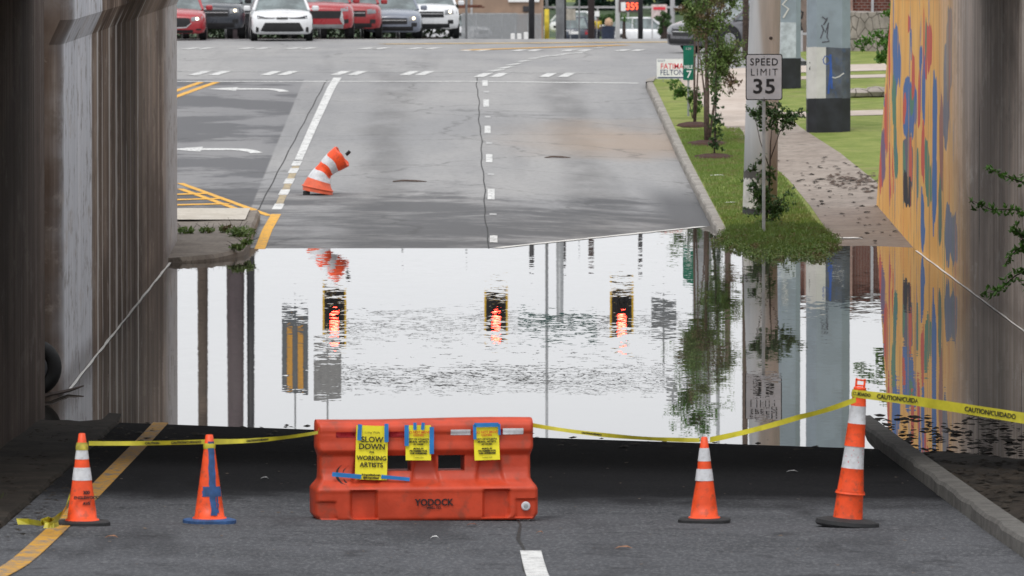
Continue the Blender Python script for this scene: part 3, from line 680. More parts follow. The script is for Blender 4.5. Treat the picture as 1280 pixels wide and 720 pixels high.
# ------------------------------------------------------------------ plastic barrier
g = G(529, 652, zroad); BX = empty('plastic_barrier', (g.x, g.y+.28, g.z), R(7), label='long orange plastic barrier with two square openings across the road', cat='barrier')
NX, NZ = 150, 70; LZ = .815
def hdepth(z):
    P = [(0, .24), (.015, .255), (.225, .262), (.25, .268), (.265, .262), (.285, .235), (.33, .175), (.38, .145), (.42, .135), (.525, .132), (.545, .15), (.57, .168), (.60, .165), (.64, .158), (.70, .158), (.725, .165), (.765, .16), (.79, .14), (.808, .10), (.815, .06)]
    for (a, p), (b, q) in zip(P, P[1:]):
        if z <= b: t = (z-a)/(b-a); return p+(q-p)*t
    return P[-1][1]
def hlen(z): return -.03*(1-ss(0, .05, z))-.03*ss(.785, .815, z)+ .915 if z < .24 else .915-.05*ss(.24, .34, z)+.022*ss(.5, .6, z)
def chan(u, c, hw, e=.015): return 1-ss(hw-e, hw+e, abs(u-c))
def bdepth(u, z):
    y = hdepth(z)
    for c in (-.52, .57):
        if z < .262: y -= .045*chan(u, c, .105)*ss(.012, .02, z)*(1-ss(.235, .25, z))
    for c, a in ((-.52, .26), (-.005, .26), (.555, .26)):
        if .28 < z < .53: y -= .03*chan(u, c, .075+.05*(1-(z-.28)/.25), .02)*ss(.285, .30, z)*(1-ss(.5, .53, z))
    if z < .2: y -= .018*chan(u, -.83, .08, .01)*(1-ss(.15, .165, z))*ss(.01, .02, z)
    if z < .2: y -= .02*chan(u, .82, .09, .01)*(1-ss(.16, .175, z))*ss(.01, .02, z)
    e = 1-abs(u)/.915; y *= 1-.22*(1-min(1, e/.035))**2.2
    if .30 < z < .7: y += .006*math.sin(u*9+z*4)
    return y
opening = lambda u, z: .395 < z < .525 and (-.335 < u < -.125 or .105 < u < .345)
vs = []; 
for sgn in (-1, 1):
    for j in range(NZ+1):
        z = LZ*j/NZ; hl = hlen(z)
        for i in range(NX+1):
            u = -.915+1.83*i/NX; x = u*hl/.915; dd_ = bdepth(u, z); vs.append((x, sgn*dd_, z+.006*math.sin(u*3)*(z > .75)))
n = NX+1; half = n*(NZ+1); fs = []; hole = set()
for j in range(NZ):
    for i in range(NX):
        if opening(-.915+1.83*(i+.5)/NX, LZ*(j+.5)/NZ): hole.add((i, j)); continue
        q = (j*n+i, j*n+i+1, (j+1)*n+i+1, (j+1)*n+i); fs.append(q); fs.append(tuple(k+half for k in q[::-1]))
for (i, j) in hole:
    for (di, dj, a, b) in ((-1, 0, j*n+i, (j+1)*n+i), (1, 0, (j+1)*n+i+1, j*n+i+1), (0, -1, j*n+i+1, j*n+i), (0, 1, (j+1)*n+i, (j+1)*n+i+1)):
        if (i+di, j+dj) not in hole: fs.append((a, b, b+half, a+half))
for j in range(NZ):
    for i in (0, NX):
        a, b = j*n+i, (j+1)*n+i; fs.append((a, b, b+half, a+half))
for i in range(NX):
    a, b = NZ*n+i, NZ*n+i+1; fs.append((a, b, b+half, a+half))
MB().add(vs, fs).build('body', M['barrier'], BX, smooth=False)
me = BX.children[0].data
for p in me.polygons: p.use_smooth = abs(p.normal.x) < .5 or True
md = BX.children[0].modifiers.new('e', 'EDGE_SPLIT'); md.split_angle = R(50)
def bx(px): return (px-529.5)/154
def bz(py): return (652-py)/154
def bpatch(name, px0, px1, py0, py1, mat, off=.003, jag=0):
    mb = MB(); nxx = 10; vs = []
    for j in range(5):
        z = bz(py1)+(bz(py0)-bz(py1))*j/4
        for i in range(nxx+1):
            x = bx(px0)+(bx(px1)-bx(px0))*i/nxx+(random.uniform(-jag, jag) if i in (0, nxx) else 0)
            vs.append((x, -bdepth(x, z)-off, z))
    mb.add(vs, [(j*(nxx+1)+i, j*(nxx+1)+i+1, (j+1)*(nxx+1)+i+1, (j+1)*(nxx+1)+i) for j in range(4) for i in range(nxx)]).build(name, mat, BX, smooth=True)
bpatch('red_reflector', 416, 440, 541, 548, M['redband']); bpatch('red_reflector', 483, 502, 541, 548, M['redband'])
bpatch('white_reflector', 561, 586, 539, 546, M['reflect']); bpatch('white_reflector', 627, 653, 538, 545.5, M['reflect']); bpatch('red_reflector', 620, 627, 539, 546, M['redband'])
text('YODOCK', .075, (bx(538), -.268, bz(629.5)), M['ink'], BX, 'stamped_lettering', .002, sx=.95)
text('WALL CO.', .026, (bx(538), -.268, bz(636)), M['ink'], BX, 'stamped_lettering', .001)
disc = MB(); disc.lathe([(0, .012), (.03, .012), (.037, .006), (.037, 0)], 24); disc.v = [(x+bx(654), -.262-z, y+bz(635)) for x, y, z in disc.v]; disc.build('drain_plug', M['reflect'], BX)
disc = MB(); disc.lathe([(0, .016), (.016, .016), (.02, .01)], 16); disc.v = [(x+bx(654), -.262-z, y+bz(635)) for x, y, z in disc.v]; disc.build('plug_cap', M['galv'], BX)
lg = MB()
arc = lambda cx, cz, r, a0, a1, w0: [(cx+r*math.cos(R(a0+(a1-a0)*k/10)), cz+r*math.sin(R(a0+(a1-a0)*k/10)), w0*math.sin(math.pi*(k+.5)/11)) for k in range(11)]
for (cx, cz, r, a0, a1, w0) in ((bx(430), bz(594), .085, 105, 265, .014), (bx(434), bz(594), .06, 110, 170, .008), (bx(436), bz(590), .05, 60, 140, .007), (bx(433), bz(598), .05, 190, 280, .010)):
    A = arc(cx, cz, r, a0, a1, w0); v = []
    for (x, z, ww) in A:
        for s_ in (-1, 1): xx = x+s_*ww*.7; v.append((xx, -bdepth(xx, z)-.003, z+s_*ww*.25))
    lg.add(v, [(2*k, 2*k+1, 2*k+3, 2*k+2) for k in range(10)])
lg.build('printed_emblem', M['ink'], BX)
# posters taped on the barrier (each rests on it, so each is a thing)
Rz = Matrix.Rotation(BX.rotation_euler.z, 4, 'Z')
def poster(px, py, wd, h, tilt, label, lines, tapes, off=.182):
    wp = BX.location+(Rz @ Vector((bx(px), -off, bz(py))))
    r = empty('poster', wp, label=label, cat='poster', group='yellow posters taped to the plastic barrier'); r.rotation_euler = (R(-2), tilt, BX.rotation_euler.z)
    mb = MB(); vs = []
    for j in range(7):
        for i in range(5): vs.append((wd*(i/4-.5), .006*math.sin(i*1.3+j)*.6-.012*(1-j/6)**2, -h/2+h*j/6))
    mb.add(vs, [(j*5+i, j*5+i+1, (j+1)*5+i+1, (j+1)*5+i) for j in range(6) for i in range(4)]).build('sheet', M['poster'], r, smooth=True)
    for s_, size, z, m_, b in lines: text(s_, size, (0, -.018, z), m_, r, 'lettering', b)
    for (x, z, w_, hh, a) in tapes: MB().box((x, -.022, z), (w_, .002, hh), rot=(0, a, 0)).build('masking_tape', M['bluetape'], r)
K, RI = M['ink'], M['redink']
poster(460.5, 567, .262, .44, R(2), 'tall yellow poster reading SLOW DOWN for WORKING ARTISTS, leftmost on the barrier', [('Living Walls', .026, .165, K, 0), ('SLOW', .064, .105, K, .0016), ('DOWN', .064, .048, K, .0016), ('FOR', .02, .004, K, .001), ('WORKING', .050, -.045, K, .0014), ('ARTISTS', .052, -.10, K, .0014), ('livingwallsatl.com', .022, -.18, K, .001), ('@livingwallsatl', .022, -.203, K, .001)],
       [(-.105, .165, .034, .13, .03), (.115, .165, .034, .15, -.03), (.20, -.20, .235, .03, R(4)), (-.20, -.19, .24, .036, R(3.5)), ])
sm = [('DO NOT MOVE', .027, .085, RI, .0008), ('CONES', .026, .062, RI, .0008), ('CITY OF ATLANTA', .020, .028, K, .001), ('MURAL ARTISTS', .021, .008, K, .001), ('AT WORK', .018, -.012, K, .001), ('MURAL IN', .018, -.048, K, .001), ('PROGRESS FOR', .021, -.067, K, .001), ('THIS UNDERPASS', .018, -.086, K, .001), ('THANK YOU', .014, -.12, K, 0)]
poster(519.5, 555, .208, .285, R(.5), 'small yellow notice at the middle, held by blue tape at both sides', sm, [(-.098, .06, .036, .17, 0), (.108, .02, .036, .22, 0), (-.03, .135, .028, .06, 0), (.035, .135, .028, .06, .1)])
poster(606, 555.5, .208, .285, R(-1.5), 'small yellow notice at the right, under one wide blue tape strip', sm, [(-.0, .145, .2, .035, R(1)), (-.098, .09, .026, .12, 0), (.105, .105, .02, .09, 0)])
p = G(654, 652, zroad); o = MB().box((0, 0, .02), (.11, .16, .04)).build('wooden_block', M['paper'], bevel=.004); o.location = (p.x, p.y+.05, p.z); tag(o, 'small white block wedged under the right end of the barrier', 'block')

# ------------------------------------------------------------------ caution tape
def tape(pts, wd, label, twist=0, txt=None, n=24, sag=.0, tilt0=0):
    r = empty('caution_tape', pts[0], label=label, cat='caution tape', group=None)
    P = []
    for a, b in zip(pts, pts[1:]):
        a, b = Vector(a), Vector(b)
        for i in range(n): t_ = i/n; q = a.lerp(b, t_); q.z -= sag*4*t_*(1-t_); P.append(q)
    P.append(Vector(pts[-1])); o = Vector(pts[0]); vs = []
    for i, q in enumerate(P):
        ang = tilt0+twist*math.sin(i/len(P)*math.pi*2.3)
        wv = Vector((0, math.sin(ang), math.cos(ang)))*(wd(i/len(P)) if callable(wd) else wd)/2
        vs += [q-wv-o, q+wv-o]
    MB().add(vs, [(2*i, 2*i+2, 2*i+3, 2*i+1) for i in range(len(P)-1)]).build('strip', M['tape'], r, smooth=True)
    if txt:
        for (t_, s_, size) in txt:
            i = min(int(t_*(len(P)-1)), len(P)-2); q = P[i]; d_ = (P[i+1]-P[i]).normalized()
            Yv = Vector((0, 0, 1)) - d_*d_.z; Yv.normalize(); Zv = d_.cross(Yv); Rm = Matrix((d_, Yv, Zv)).transposed()
            text(s_, size, q-o+Zv*.006, M['ink'], r, 'lettering', .001, rot=Rm.to_euler())
    return r
t1 = W(110, 554.5, 64.15); t2 = W(256, 552.5, 64.35); t2b = W(266, 552.5, 64.35); t3 = W(397, 541, 64.9)
tape([t1, t2], .036, 'yellow caution tape from the lettered cone to the blue-crossed cone', .3, [(.55, 'CAUTION', .026), (.86, 'CAUTION/CUIDADO', .026)], sag=.006)
tape([t2b, t3], lambda t: .045-.02*t, 'yellow caution tape from the blue-crossed cone to the barrier', .5, [(.45, 'CAUTION/CUIDADO', .022)], sag=.02)
tape([W(397, 540, 64.9), W(400, 530, 65.15), W(520, 529.5, 65.4), W(662, 530, 65.55)], .02, 'thin folded caution tape lying along the top of the barrier', .4)
tape([W(660, 531, 65.55), W(875, 551, 64.7)], .035, 'yellow caution tape from the barrier to the dented cone', .6, [(.4, 'CAUTION/CUIDADO', .02)], sag=.03)
tape([W(888, 550.5, 64.6), W(1000, 522, 63.9), W(1071, 500, 63.4)], .045, 'rising yellow caution tape from the dented cone to the tall tube', .5, sag=.01)
tape([W(1073, 493, 63.3), W(1140, 501, 63.0), W(1290, 525, 62.2)], lambda t: .062+.026*t, 'wide yellow caution tape running right from the tall tube', .12, [(.06, 'CUIDADO', .036), (.42, 'CAUTION/CUIDADO', .050), (.84, 'CAUTION/CUIDADO', .054)])
for c, z0, z1, f in ((c1, .60, .66, rad), ): 
    o = MB().lathe([(f(z0)+.006, z0), (f((z0+z1)/2)+.010, (z0+z1)/2), (f(z1)+.006, z1)], 16).build('tape_wrap', simple('old_tape', (.5, .42, .06), .5, .4, 20), c, smooth=True)
o = MB().lathe([(rad2(.62)+.006, .60), (rad2(.64)+.01, .625), (rad2(.66)+.006, .645)], 16).build('tape_wrap', M['tape'], c2, smooth=True)
o = MB().lathe([(.062, 1.06), (.066, 1.09), (.060, 1.12)], 16).build('tape_wrap', M['tape'], ct, smooth=True)
# loose tape on the ground by the left cone
r = empty('loose_tape', G(60, 655, zroad), label='crumpled yellow tape trailing on the ground beside the lettered cone', cat='caution tape')
lt = MB(); o = r.location
def rib(pp, w0):
    vs = []
    for i, q in enumerate(pp):
        q = Vector(q)-o; a = i*.9; wv = Vector((.3*math.sin(a), .5*math.cos(a), .8+.2*math.sin(a*1.7))).normalized()*w0/2; vs += [q-wv, q+wv]
    lt.add(vs, [(2*i, 2*i+2, 2*i+3, 2*i+1) for i in range(len(pp)-1)])
GT = lambda a, b, h=.09: G(a, b, lambda x, d: zroad(x, d)+h)
rib([W(88, 615, 63.95), W(84, 632, 63.9), GT(76, 643, .12), GT(66, 650), GT(50, 655), GT(35, 653), GT(20, 653)], .05)
rib([W(86, 620, 63.9), W(80, 638, 63.8), GT(72, 650, .13), GT(60, 657, .1), GT(50, 653), GT(60, 650), GT(72, 655), GT(66, 658), GT(54, 658)], .045)
lt.build('strip', M['tape'], r)

# ------------------------------------------------------------------ vegetation
def leaves(mb, c, rad, n, size, squash=(1, 1, 1), shell=.3):
    for _ in range(n):
        while True:
            v = Vector((random.uniform(-1, 1), random.uniform(-1, 1), random.uniform(-1, 1)))
            if shell < v.length < 1: break
        p = Vector(c)+Vector((v.x*rad*squash[0], v.y*rad*squash[1], v.z*rad*squash[2])); s = size*random.uniform(.6, 1.3)
        e = Euler((random.uniform(-1, 1)*1.2, random.uniform(-1, 1)*1.2, random.uniform(0, 6.28))).to_matrix()
        q = [Vector((-s, 0, 0)), Vector((0, -s*.45, -s*.12)), Vector((s, 0, 0)), Vector((0, s*.45, -s*.12))]
        mb.add([p+e @ k for k in q], [(0, 1, 2, 3)])
def sapling(loc, stems, clumps, label, leaf='leaf', bark='bark', size=.04, mulch=None, name='crape_myrtle_tree', cat='young tree', group='young trees along the kerb'):
    r = empty(name, loc, label=label, cat=cat, group=group)
    tb = MB()
    for s in stems: tb.tube(s[0], s[1], 7)
    tb.build('trunk', M[bark], r, smooth=True)
    cr = MB(); br_ = MB()
    for (x, y, z, rr, n, *sq) in clumps:
        # a clump is several small sprays round twigs
        n = int(n*3); k = max(5, int(n/40))
        for _ in range(k):
            a = Vector((random.gauss(0, .62)*rr, random.gauss(0, .5)*rr, random.gauss(0, .6)*rr*(sq[0] if sq else 1)))
            o_ = Vector((x, y, z-rr*.5)); c_ = Vector((x, y, z))
            for q in range(5):
                leaves(cr, o_.lerp(c_+a, .35+.16*q)+Vector((random.gauss(0, .05), 0, random.gauss(0, .05))), rr*random.uniform(.16, .30), max(2, int(n/k/5)), size*random.uniform(.8, 1.1), (1, 1, 1), 0)
            br_.tube([Vector((x, y, z-rr*.5)), Vector((x, y, z))+a], [.007, .003], 4)
    cr.build('crown', M[leaf], r); br_.build('branch', M[bark], r)
    return r
def at(px, py): return G(px, py)
def mound(px, py, w_, label):
    p = at(px, py); mb = MB().lathe([(w_, -.02), (w_*.85, .03), (w_*.4, .07), (0, .08)], 20)
    mb.v = [(x*(1+.12*math.sin(5*math.atan2(y, x))), y*2.0, z+.012*random.random()) for x, y, z in mb.v]
    o = mb.build('mulch_ring', M['mulch']); o.location = p; tag(o, label, 'mulch', 'mulch rings at the foot of the young trees')
mound(868, 157, .36, 'mulch ring farthest from the water'); mound(885, 180, .44, 'middle mulch ring, widest of the three on the verge'); mound(893, 197, .4, 'mulch ring nearest the water on the verge')
p = at(868, 156)
sapling(p, [([(0,0,0),(0,0,1.2),(.02,0,2.3),(.05,0,3.6)], [.025,.022,.018,.008]), ([(.02,0,0),(.08,0,1.3),(.05,0,2.6)], [.02,.016,.006])],
        [(-.05,0,3.2,.46,560),(.1,0,2.5,.34,360),(-.12,0,3.9,.42,400),(.1,0,1.9,.16,50),(.1,.0,4.4,.4,300)], 'slender young tree behind the green mile sign', 'leaf_bright')
p = at(884, 180)
sapling(p, [([(0,0,0),(0,0,1.0),(-.02,0,2.0),(.04,0,3.3)], [.05,.045,.03,.01]), ([(.03,0,0),(.16,.05,.9),(.2,.05,2.0),(.3,0,3.0)], [.03,.028,.02,.008]), ([(-.03,0,0),(-.05,.05,1.0),(-.2,0,2.2)], [.03,.02,.008])],
        [(.22,0,1.75,.40,620),(-.26,0,2.55,.4,460),(.45,0,1.8,.38,420),(.1,0,2.5,.48,640),(.5,0,1.35,.22,130),(.15,0,1.2,.22,110),(-.4,0,2.75,.2,130),(.2,0,3.1,.40,400),(.55,0,2.9,.16,50),(-.1,0,3.5,.3,240),(.45,0,1.05,.1,22)], 'fullest young tree with reddish green leaves in the middle of the verge', 'leaf', size=.036)
p = at(893, 197)
sapling(p, [([(0,0,0),(.01,0,.5),(.04,0,1.2),(.02,0,1.9)], [.018,.016,.01,.004])],
        [(.02,0,.35,.13,110,2),(.04,0,.75,.11,70,2),(.02,0,1.2,.10,50,2),(0,0,1.6,.1,30)], 'short thin sapling nearest the water in its mulch ring', 'leaf_dark', 'bark_dark', size=.04)
p = at(866, 148)
sapling(p, [([(0,0,0),(-.08,0,.35),(-.3,0,.68)], [.012,.01,.004]), ([(0,0,0),(.1,0,.7)], [.01,.004])],
        [(-.27,0,.60,.15,110),(-.42,0,.74,.09,50),(.02,0,.55,.2,110),(.08,0,.25,.16,80)], 'low leafy bush beside the mile sign post', 'leaf_bright', name='bush', cat='bush', group=None, size=.04)
p = at(958, 282)
sapling(p+Vector((.02, .5, 0)), [([(0,0,0),(.06,0,.8),(.07,0,1.35),(.1,0,1.7)], [.02,.017,.012,.005]), ([(.07,0,1.1),(.22,0,1.55),(.4,0,1.85)], [.010,.008,.004]), ([(.07,0,.9),(-.1,0,1.4),(-.2,0,1.85)], [.010,.007,.004])],
        [(-.15,0,1.95,.16,120),(.12,0,1.9,.2,170),(.38,0,1.88,.18,130),(.56,0,1.9,.09,30),(.25,0,1.65,.13,60),(-.05,0,1.7,.12,50),
         (-.2,-.05,.7,.12,70),(-.05,-.05,.5,.22,240),(.05,-.05,.85,.13,70),(-.22,-.05,.95,.07,20),(.1,-.05,.3,.25,260),(-.08,0,1.1,.08,16)], 'spindly shrub growing between the speed limit sign and the round pole', 'leaf_dark', 'bark_dark', size=.036, name='shrub', cat='shrub', group=None)
# branches reaching in at the right edge
def branch(loc, pts, label, leaf, size, n, rr, rad0=.012):
    r = empty('tree_branch', loc, label=label, cat='branch'); tb = MB(); cr = MB()
    for pp in pts:
        pp = [Vector(q) for q in pp]; tb.tube(pp, [rad0*(1-.8*i/(len(pp)-1)) for i in range(len(pp))], 6)
        for i in range(len(pp)-1):
            for k in range(8):
                c = pp[i].lerp(pp[i+1], k/8)
                leaves(cr, c+Vector((random.gauss(0, rr*.4), random.gauss(0, rr*.4), random.gauss(0, rr*.5))), rr*.7, n, size, (1, 1, .8), 0)
    tb.build('branch', M['bark_dark'], r, smooth=True); cr.build('foliage', M[leaf], r)
o = W(1290, 290, 88)
L = lambda *q: [W(a, b, 88+c)-o for a, b, c in q]
branch(o, [L((1292, 232, 0), (1262, 222, 0), (1232, 209, 0)), L((1295, 275, 0), (1270, 262, .2), (1240, 262, 0), (1214, 250, 0)), L((1292, 330, 0), (1275, 290, 0), (1262, 283, 0)), L((1292, 300, 0), (1272, 312, 0), (1258, 328, 0)), L((1292, 335, 0), (1270, 345, 0), (1250, 362, .2), (1228, 368, 0)), L((1292, 370, 0), (1280, 350, 0)), L((1292, 285, 0), (1275, 300, 0)), L((1292, 318, 0), (1283, 333, 0))], 'green leafy branches reaching in at the right edge in front of the wall', 'leaf_bright', .036, 7, .055, .010)
o = W(1112, 55, 146)
L = lambda *q: [W(a, b, 146+c)-o for a, b, c in q]
branch(o, [L((1125, 20, 0), (1110, 45, 0), (1090, 48, 0), (1070, 58, 0)), L((1120, 40, 0), (1108, 62, 0), (1100, 80, 0)), L((1120, 10, 0), (1106, 20, 0)), L((1112, 60, 0), (1092, 73, 0))], 'bright green twigs hanging beside the top of the mural wall', 'leaf_bright', .06, 8, .11)
# grass
def blades(name, spots, n, h, wd, mat, label, f=ground, tall=1):
    mb = MB()
    for _ in range(n):
        x0, x1, d0, d1 = random.choice(spots); x = random.uniform(x0, x1); d = random.uniform(d0, d1)
        z = f(x, d)
        if z < -.03: continue
        a = random.uniform(0, 6.28); hh = h*random.uniform(.5, 1.3); lx, ly = random.gauss(0, .35)*hh, random.gauss(0, .35)*hh
        mb.add([(x-wd*math.cos(a), d-wd*math.sin(a), z-.01), (x+wd*math.cos(a), d+wd*math.sin(a), z-.01), (x+lx, d+ly, z+hh)], [(0, 1, 2)])
    tag(mb.build(name, M[mat]), label, 'grass', kind='stuff')
def tuft_spots():
    out = []
    for d in frange(124.2, 134, .5):
        c = 5.25+.02*(d-128); hw = .85*math.sqrt(max(0, 1-((d-130)/7.0)**2))*1.1
        out.append((c-hw, c+hw, d, d+.5))
    return out
blades('wet_grass', tuft_spots(), 26000, .10, .007, 'grass_wet', 'dense wet green grass clump at the water edge below the round pole')
blades('verge_grass', [(4.6, 6.15, 131, 150), (4.6, 5.9, 150, 165)], 32000, .05, .012, 'grass', 'short mown grass on the verges beside the pavement')
blades('verge_grass', [(4.75, 7.3, 50, 62.5)], 5000, .06, .005, 'grass_wet', 'weedy grass behind the near right kerb')
blades('verge_grass', [(-4.35, -3.8, 63, 68)], 1500, .07, .005, 'grass_wet', 'sparse grass behind the near left kerb')
def weed(px, py, s, n, label, f=None):
    p = G(px, py, f or (lambda x, d: .10+.25*(d-124)/11.5)); mb = MB(); r = empty('weed', p, label=label, cat='weed', group='weeds in the island cracks')
    leaves(mb, (0, 0, s*.4), s, n, .05, (1.2, 1.2, .5), 0); mb.build('foliage', M['leaf'], r)
    sb = MB()
    for k in range(4): sb.tube([(random.uniform(-.1, .1), 0, 0), (random.uniform(-.2, .2), 0, s*random.uniform(.8, 1.6))], [.006, .002], 4)
    sb.build('stem', M['bark_dark'], r)
weed(300, 296, .2, 170, 'leafy weed at the right corner of the concrete island'); weed(283, 290, .12, 60, 'small weed just left of the corner weed'); weed(257, 291, .12, 60, 'thin weed with tall stem in the middle of the island'); weed(233, 292, .13, 70, 'weed against the left wall on the island'); weed(296, 312, .1, 60, 'low weed at the island kerb by the water'); weed(308, 305, .09, 50, 'weed at the island edge by the yellow line')
# ground cover with a ragged edge over the wet grass
gc = MB()
for _ in range(420):
    a = random.uniform(0, 6.28); q = math.sqrt(random.random()); x = 5.28+q*.98*math.cos(a)*(1+.1*math.sin(3*a)); d = 129.4+q*5.6*math.sin(a)*(1+.1*math.sin(5*a))
    z = max(ground(x, d), -.01)+.03; leaves(gc, (x, d, z+.02*random.random()), random.uniform(.05, .12), 26, .022, (1, 1.8, .7), 0)
tag(gc.build('ground_cover', M['leafy']), 'ragged leafy ground cover spilling over the kerb into the water', 'ground cover', kind='stuff')
# litter
M['clod'] = simple('clod', (.085, .055, .04), .95, .4, 20)
def litter(name, n, fpos, size, mat, label):
    mb = MB()
    for _ in range(n):
        x, d, z = fpos(); s = size*random.uniform(.4, 1.5); k = random.randint(4, 6); a0 = random.random()*6
        vs = [(x+s*math.cos(a0+6.283*i/k)*random.uniform(.6, 1.2), d+s*1.5*math.sin(a0+6.283*i/k), z+.004+random.random()*s*.35) for i in range(k)]+[(x, d, z+s*.5)]
        mb.add(vs, [(i, (i+1) % k, k) for i in range(k)])
    tag(mb.build(name, mat), label, 'debris', kind='stuff')
def f1():
    d = 128+random.betavariate(2.2, 2)*28; x = random.uniform(wl(d)+.1, wr(d)); return x, d, zside(x, d)+.006
litter('leaf_litter', 130, f1, .045, M['dirt'], 'dark scattered mud clods and leaves on the wet pavement')
def f1b():
    d = random.gauss(146.5, 1.8); x = random.uniform(6.9, 7.9); return x, d, zside(x, d)+.006
litter('mud_clumps', 90, f1b, .06, M['clod'], 'clumps of dark mud across the pavement near the lawn')
def f2():
    d = random.uniform(62, 86); x = random.uniform(4.5, 7.3); z = zroad(x, d)+.10-.14*ss(70, 81, d); return x, d, max(.0, z)
litter('flood_debris', 1300, f2, .05, M['dirt'], 'dark wet mud and leaf debris behind the right kerb')
def f3():
    d = random.uniform(60, 84); x = random.uniform(-4.3, -3.3); return x, d, zroad(x, d)+.02
litter('gutter_debris', 500, f3, .025, M['dirt'], 'dark grit and leaves along the left gutter')
def f4():
    d = random.uniform(57, 83); x = random.uniform(-3, 4.2); return x, d, zroad(x, d)
litter('road_grit', 160, f4, .014, simple('grit', (.12, .09, .07), .9), 'small grit scattered over the near road')
def f5():
    d = random.uniform(80, 86.5); x = random.uniform(-4.2, 4.4); return x, d, zroad(x, d)
litter('waterline_debris', 200, f5, .04, M['dirt'], 'dark debris washed up along the near water edge')
def leafobj(px, py, s, mat, label, f=zroad, name='fallen_leaf', cat='leaf'):
    p = G(px, py, f); mb = MB(); vs = [(-s, 0, .004), (-s*.4, -s*.5, .02), (s*.5, -s*.45, .02), (s, 0, .006), (s*.4, s*.5, .025), (-s*.5, s*.4, .02), (0, 0, .022)]
    mb.add(vs, [(i, (i+1) % 6, 6) for i in range(6)]); o = mb.build(name, mat); o.location = p; tag(o, label, cat)
brown = simple('dry_leaf', (.30, .14, .07), .8, .3, 30)
leafobj(780, 688, .07, brown, 'curled brown leaf on the road right of the white dash'); leafobj(138, 674, .055, brown, 'tan leaf on the road right of the lettered cone'); leafobj(543, 675, .035, M['paper'], 'scrap of white paper on the road below the barrier', name='paper_scrap', cat='scrap')
leafobj(675, 669, .03, brown, 'tiny tan leaf right of the barrier end'); leafobj(590, 659, .05, simple('rust_leaf', (.16, .06, .04), .8), 'dull red leaf just below the barrier'); leafobj(330, 600, .04, M['signback'], 'pale scrap on the dark road behind the cones', name='paper_scrap', cat='scrap'); leafobj(991, 592, .06, M['signback'], 'grey scrap lying between the dented cone and tall tube', name='paper_scrap', cat='scrap')
leafobj(1060, 299, .3, M['paper'], 'pale flat patch of paper on the wet pavement', ground, 'paper_sheet', 'paper'); leafobj(897, 220, .18, M['paper'], 'pale scrap lying in the grass verge', ground, 'paper_scrap', 'scrap'); leafobj(914, 254, .14, M['paper'], 'white scrap in the grass by the kerb', ground, 'paper_scrap', 'scrap')
def twig(px, py, l, label):
    p = G(px, py, zroad); o = MB().tube([(-l/2, 0, .02), (-l*.2, .05, .035), (l*.2, 0, .03), (l/2, -.04, .02)], [.012, .02, .02, .008], 6).build('stick', M['bark'], smooth=True); o.location = p; tag(o, label, 'stick')
twig(512, 228, .62, 'brown stick lying across the middle far lane'); twig(697, 198, .5, 'brown stick lying in the right far lane')
p = G(775, 150)
# ------------------------------------------------------------------ signs and poles on the right
p = at(955, 293)
s = empty('speed_limit_sign', p, label='white rectangular sign reading SPEED LIMIT 35 on a steel post', cat='road sign')
zc1 = CAMZ-(96+118)/10000*p.y-p.z; 
def rrect(mb, w_, h, r_, c=(0, 0, 0), th=.004):
    pts = []
    for cx, cz, a0 in ((w_/2-r_, h/2-r_, 0), (-w_/2+r_, h/2-r_, 90), (-w_/2+r_, -h/2+r_, 180), (w_/2-r_, -h/2+r_, 270)):
        for k in range(5): a = R(a0+22.5*k); pts.append((cx+r_*math.cos(a), cz+r_*math.sin(a)))
    n = len(pts); vs = [(c[0]+x, c[1]-th/2, c[2]+z) for x, z in pts]+[(c[0]+x, c[1]+th/2, c[2]+z) for x, z in pts]
    return mb.add(vs, [tuple(range(n)), tuple(range(n, 2*n))[::-1]]+[(i, i+n, (i+1) % n+n, (i+1) % n) for i in range(n)])
rrect(MB(), .61, .765, .04, (0, -.035, zc1)).build('panel', M['ink'], s)
rrect(MB(), .578, .733, .03, (0, -.040, zc1)).build('face', M['signwhite'], s)
text('SPEED', .168, (0, -.046, zc1+.245), M['ink'], s, bold=.0015, spacing=1.16, sx=.92); text('LIMIT', .168, (0, -.046, zc1+.075), M['ink'], s, bold=-.001, spacing=1.25, sx=.95); text('35', .335, (0, -.046, zc1-.165), M['ink'], s, bold=.007, spacing=1.08, sx=1.12)
for z in (.345, -.345): 
    b = MB().lathe([(0, .006), (.01, .006), (.012, 0)], 10); b.v = [(x, -.042-z_, y+zc1+z) for x, y, z_ in b.v]; b.build('bolt', M['galv'], s)
MB().box((0, 0, (zc1+.38)/2-.1), (.055, .035, zc1+.38+.2)).build('post', M['galv'], s, bevel=.006)
p = at(950, 268)
s = empty('utility_pole', p, label='thick round grey pole with a rusty tan side behind the speed limit sign', cat='pole')
def polemat():
    t = NT('pole_two_tone'); x, y, z = t.xyz(); n = t.noise(1, 5, sc=(3, 3, .4)); e = t.math('ADD', x, t.math('MULTIPLY', n, .12)); e = t.math('ADD', e, t.math('MULTIPLY', z, .06))
    a = t.mix(t.ramp(n, .3, .7), (.33, .335, .345), (.43, .43, .44)); b = t.mix(t.ramp(t.noise(1.5, 6, sc=(4, 4, .5), off=(3, 3, 3)), .3, .7), (.34, .295, .26), (.26, .23, .205)); b = t.mix(t.ramp(z, .9, 2.4), (.27, .24, .225), b)
    return t.fin(t.mix(t.ramp(e, p.x+.22, p.x+.32), a, b), .7, .3)
MB().tube([(0, 0, -.1), (.03, 0, 1.5), (.10, 0, 4), (.28, 0, 10.5)], [.298, .287, .262, .21], 28).build('shaft', polemat(), s, smooth=True)
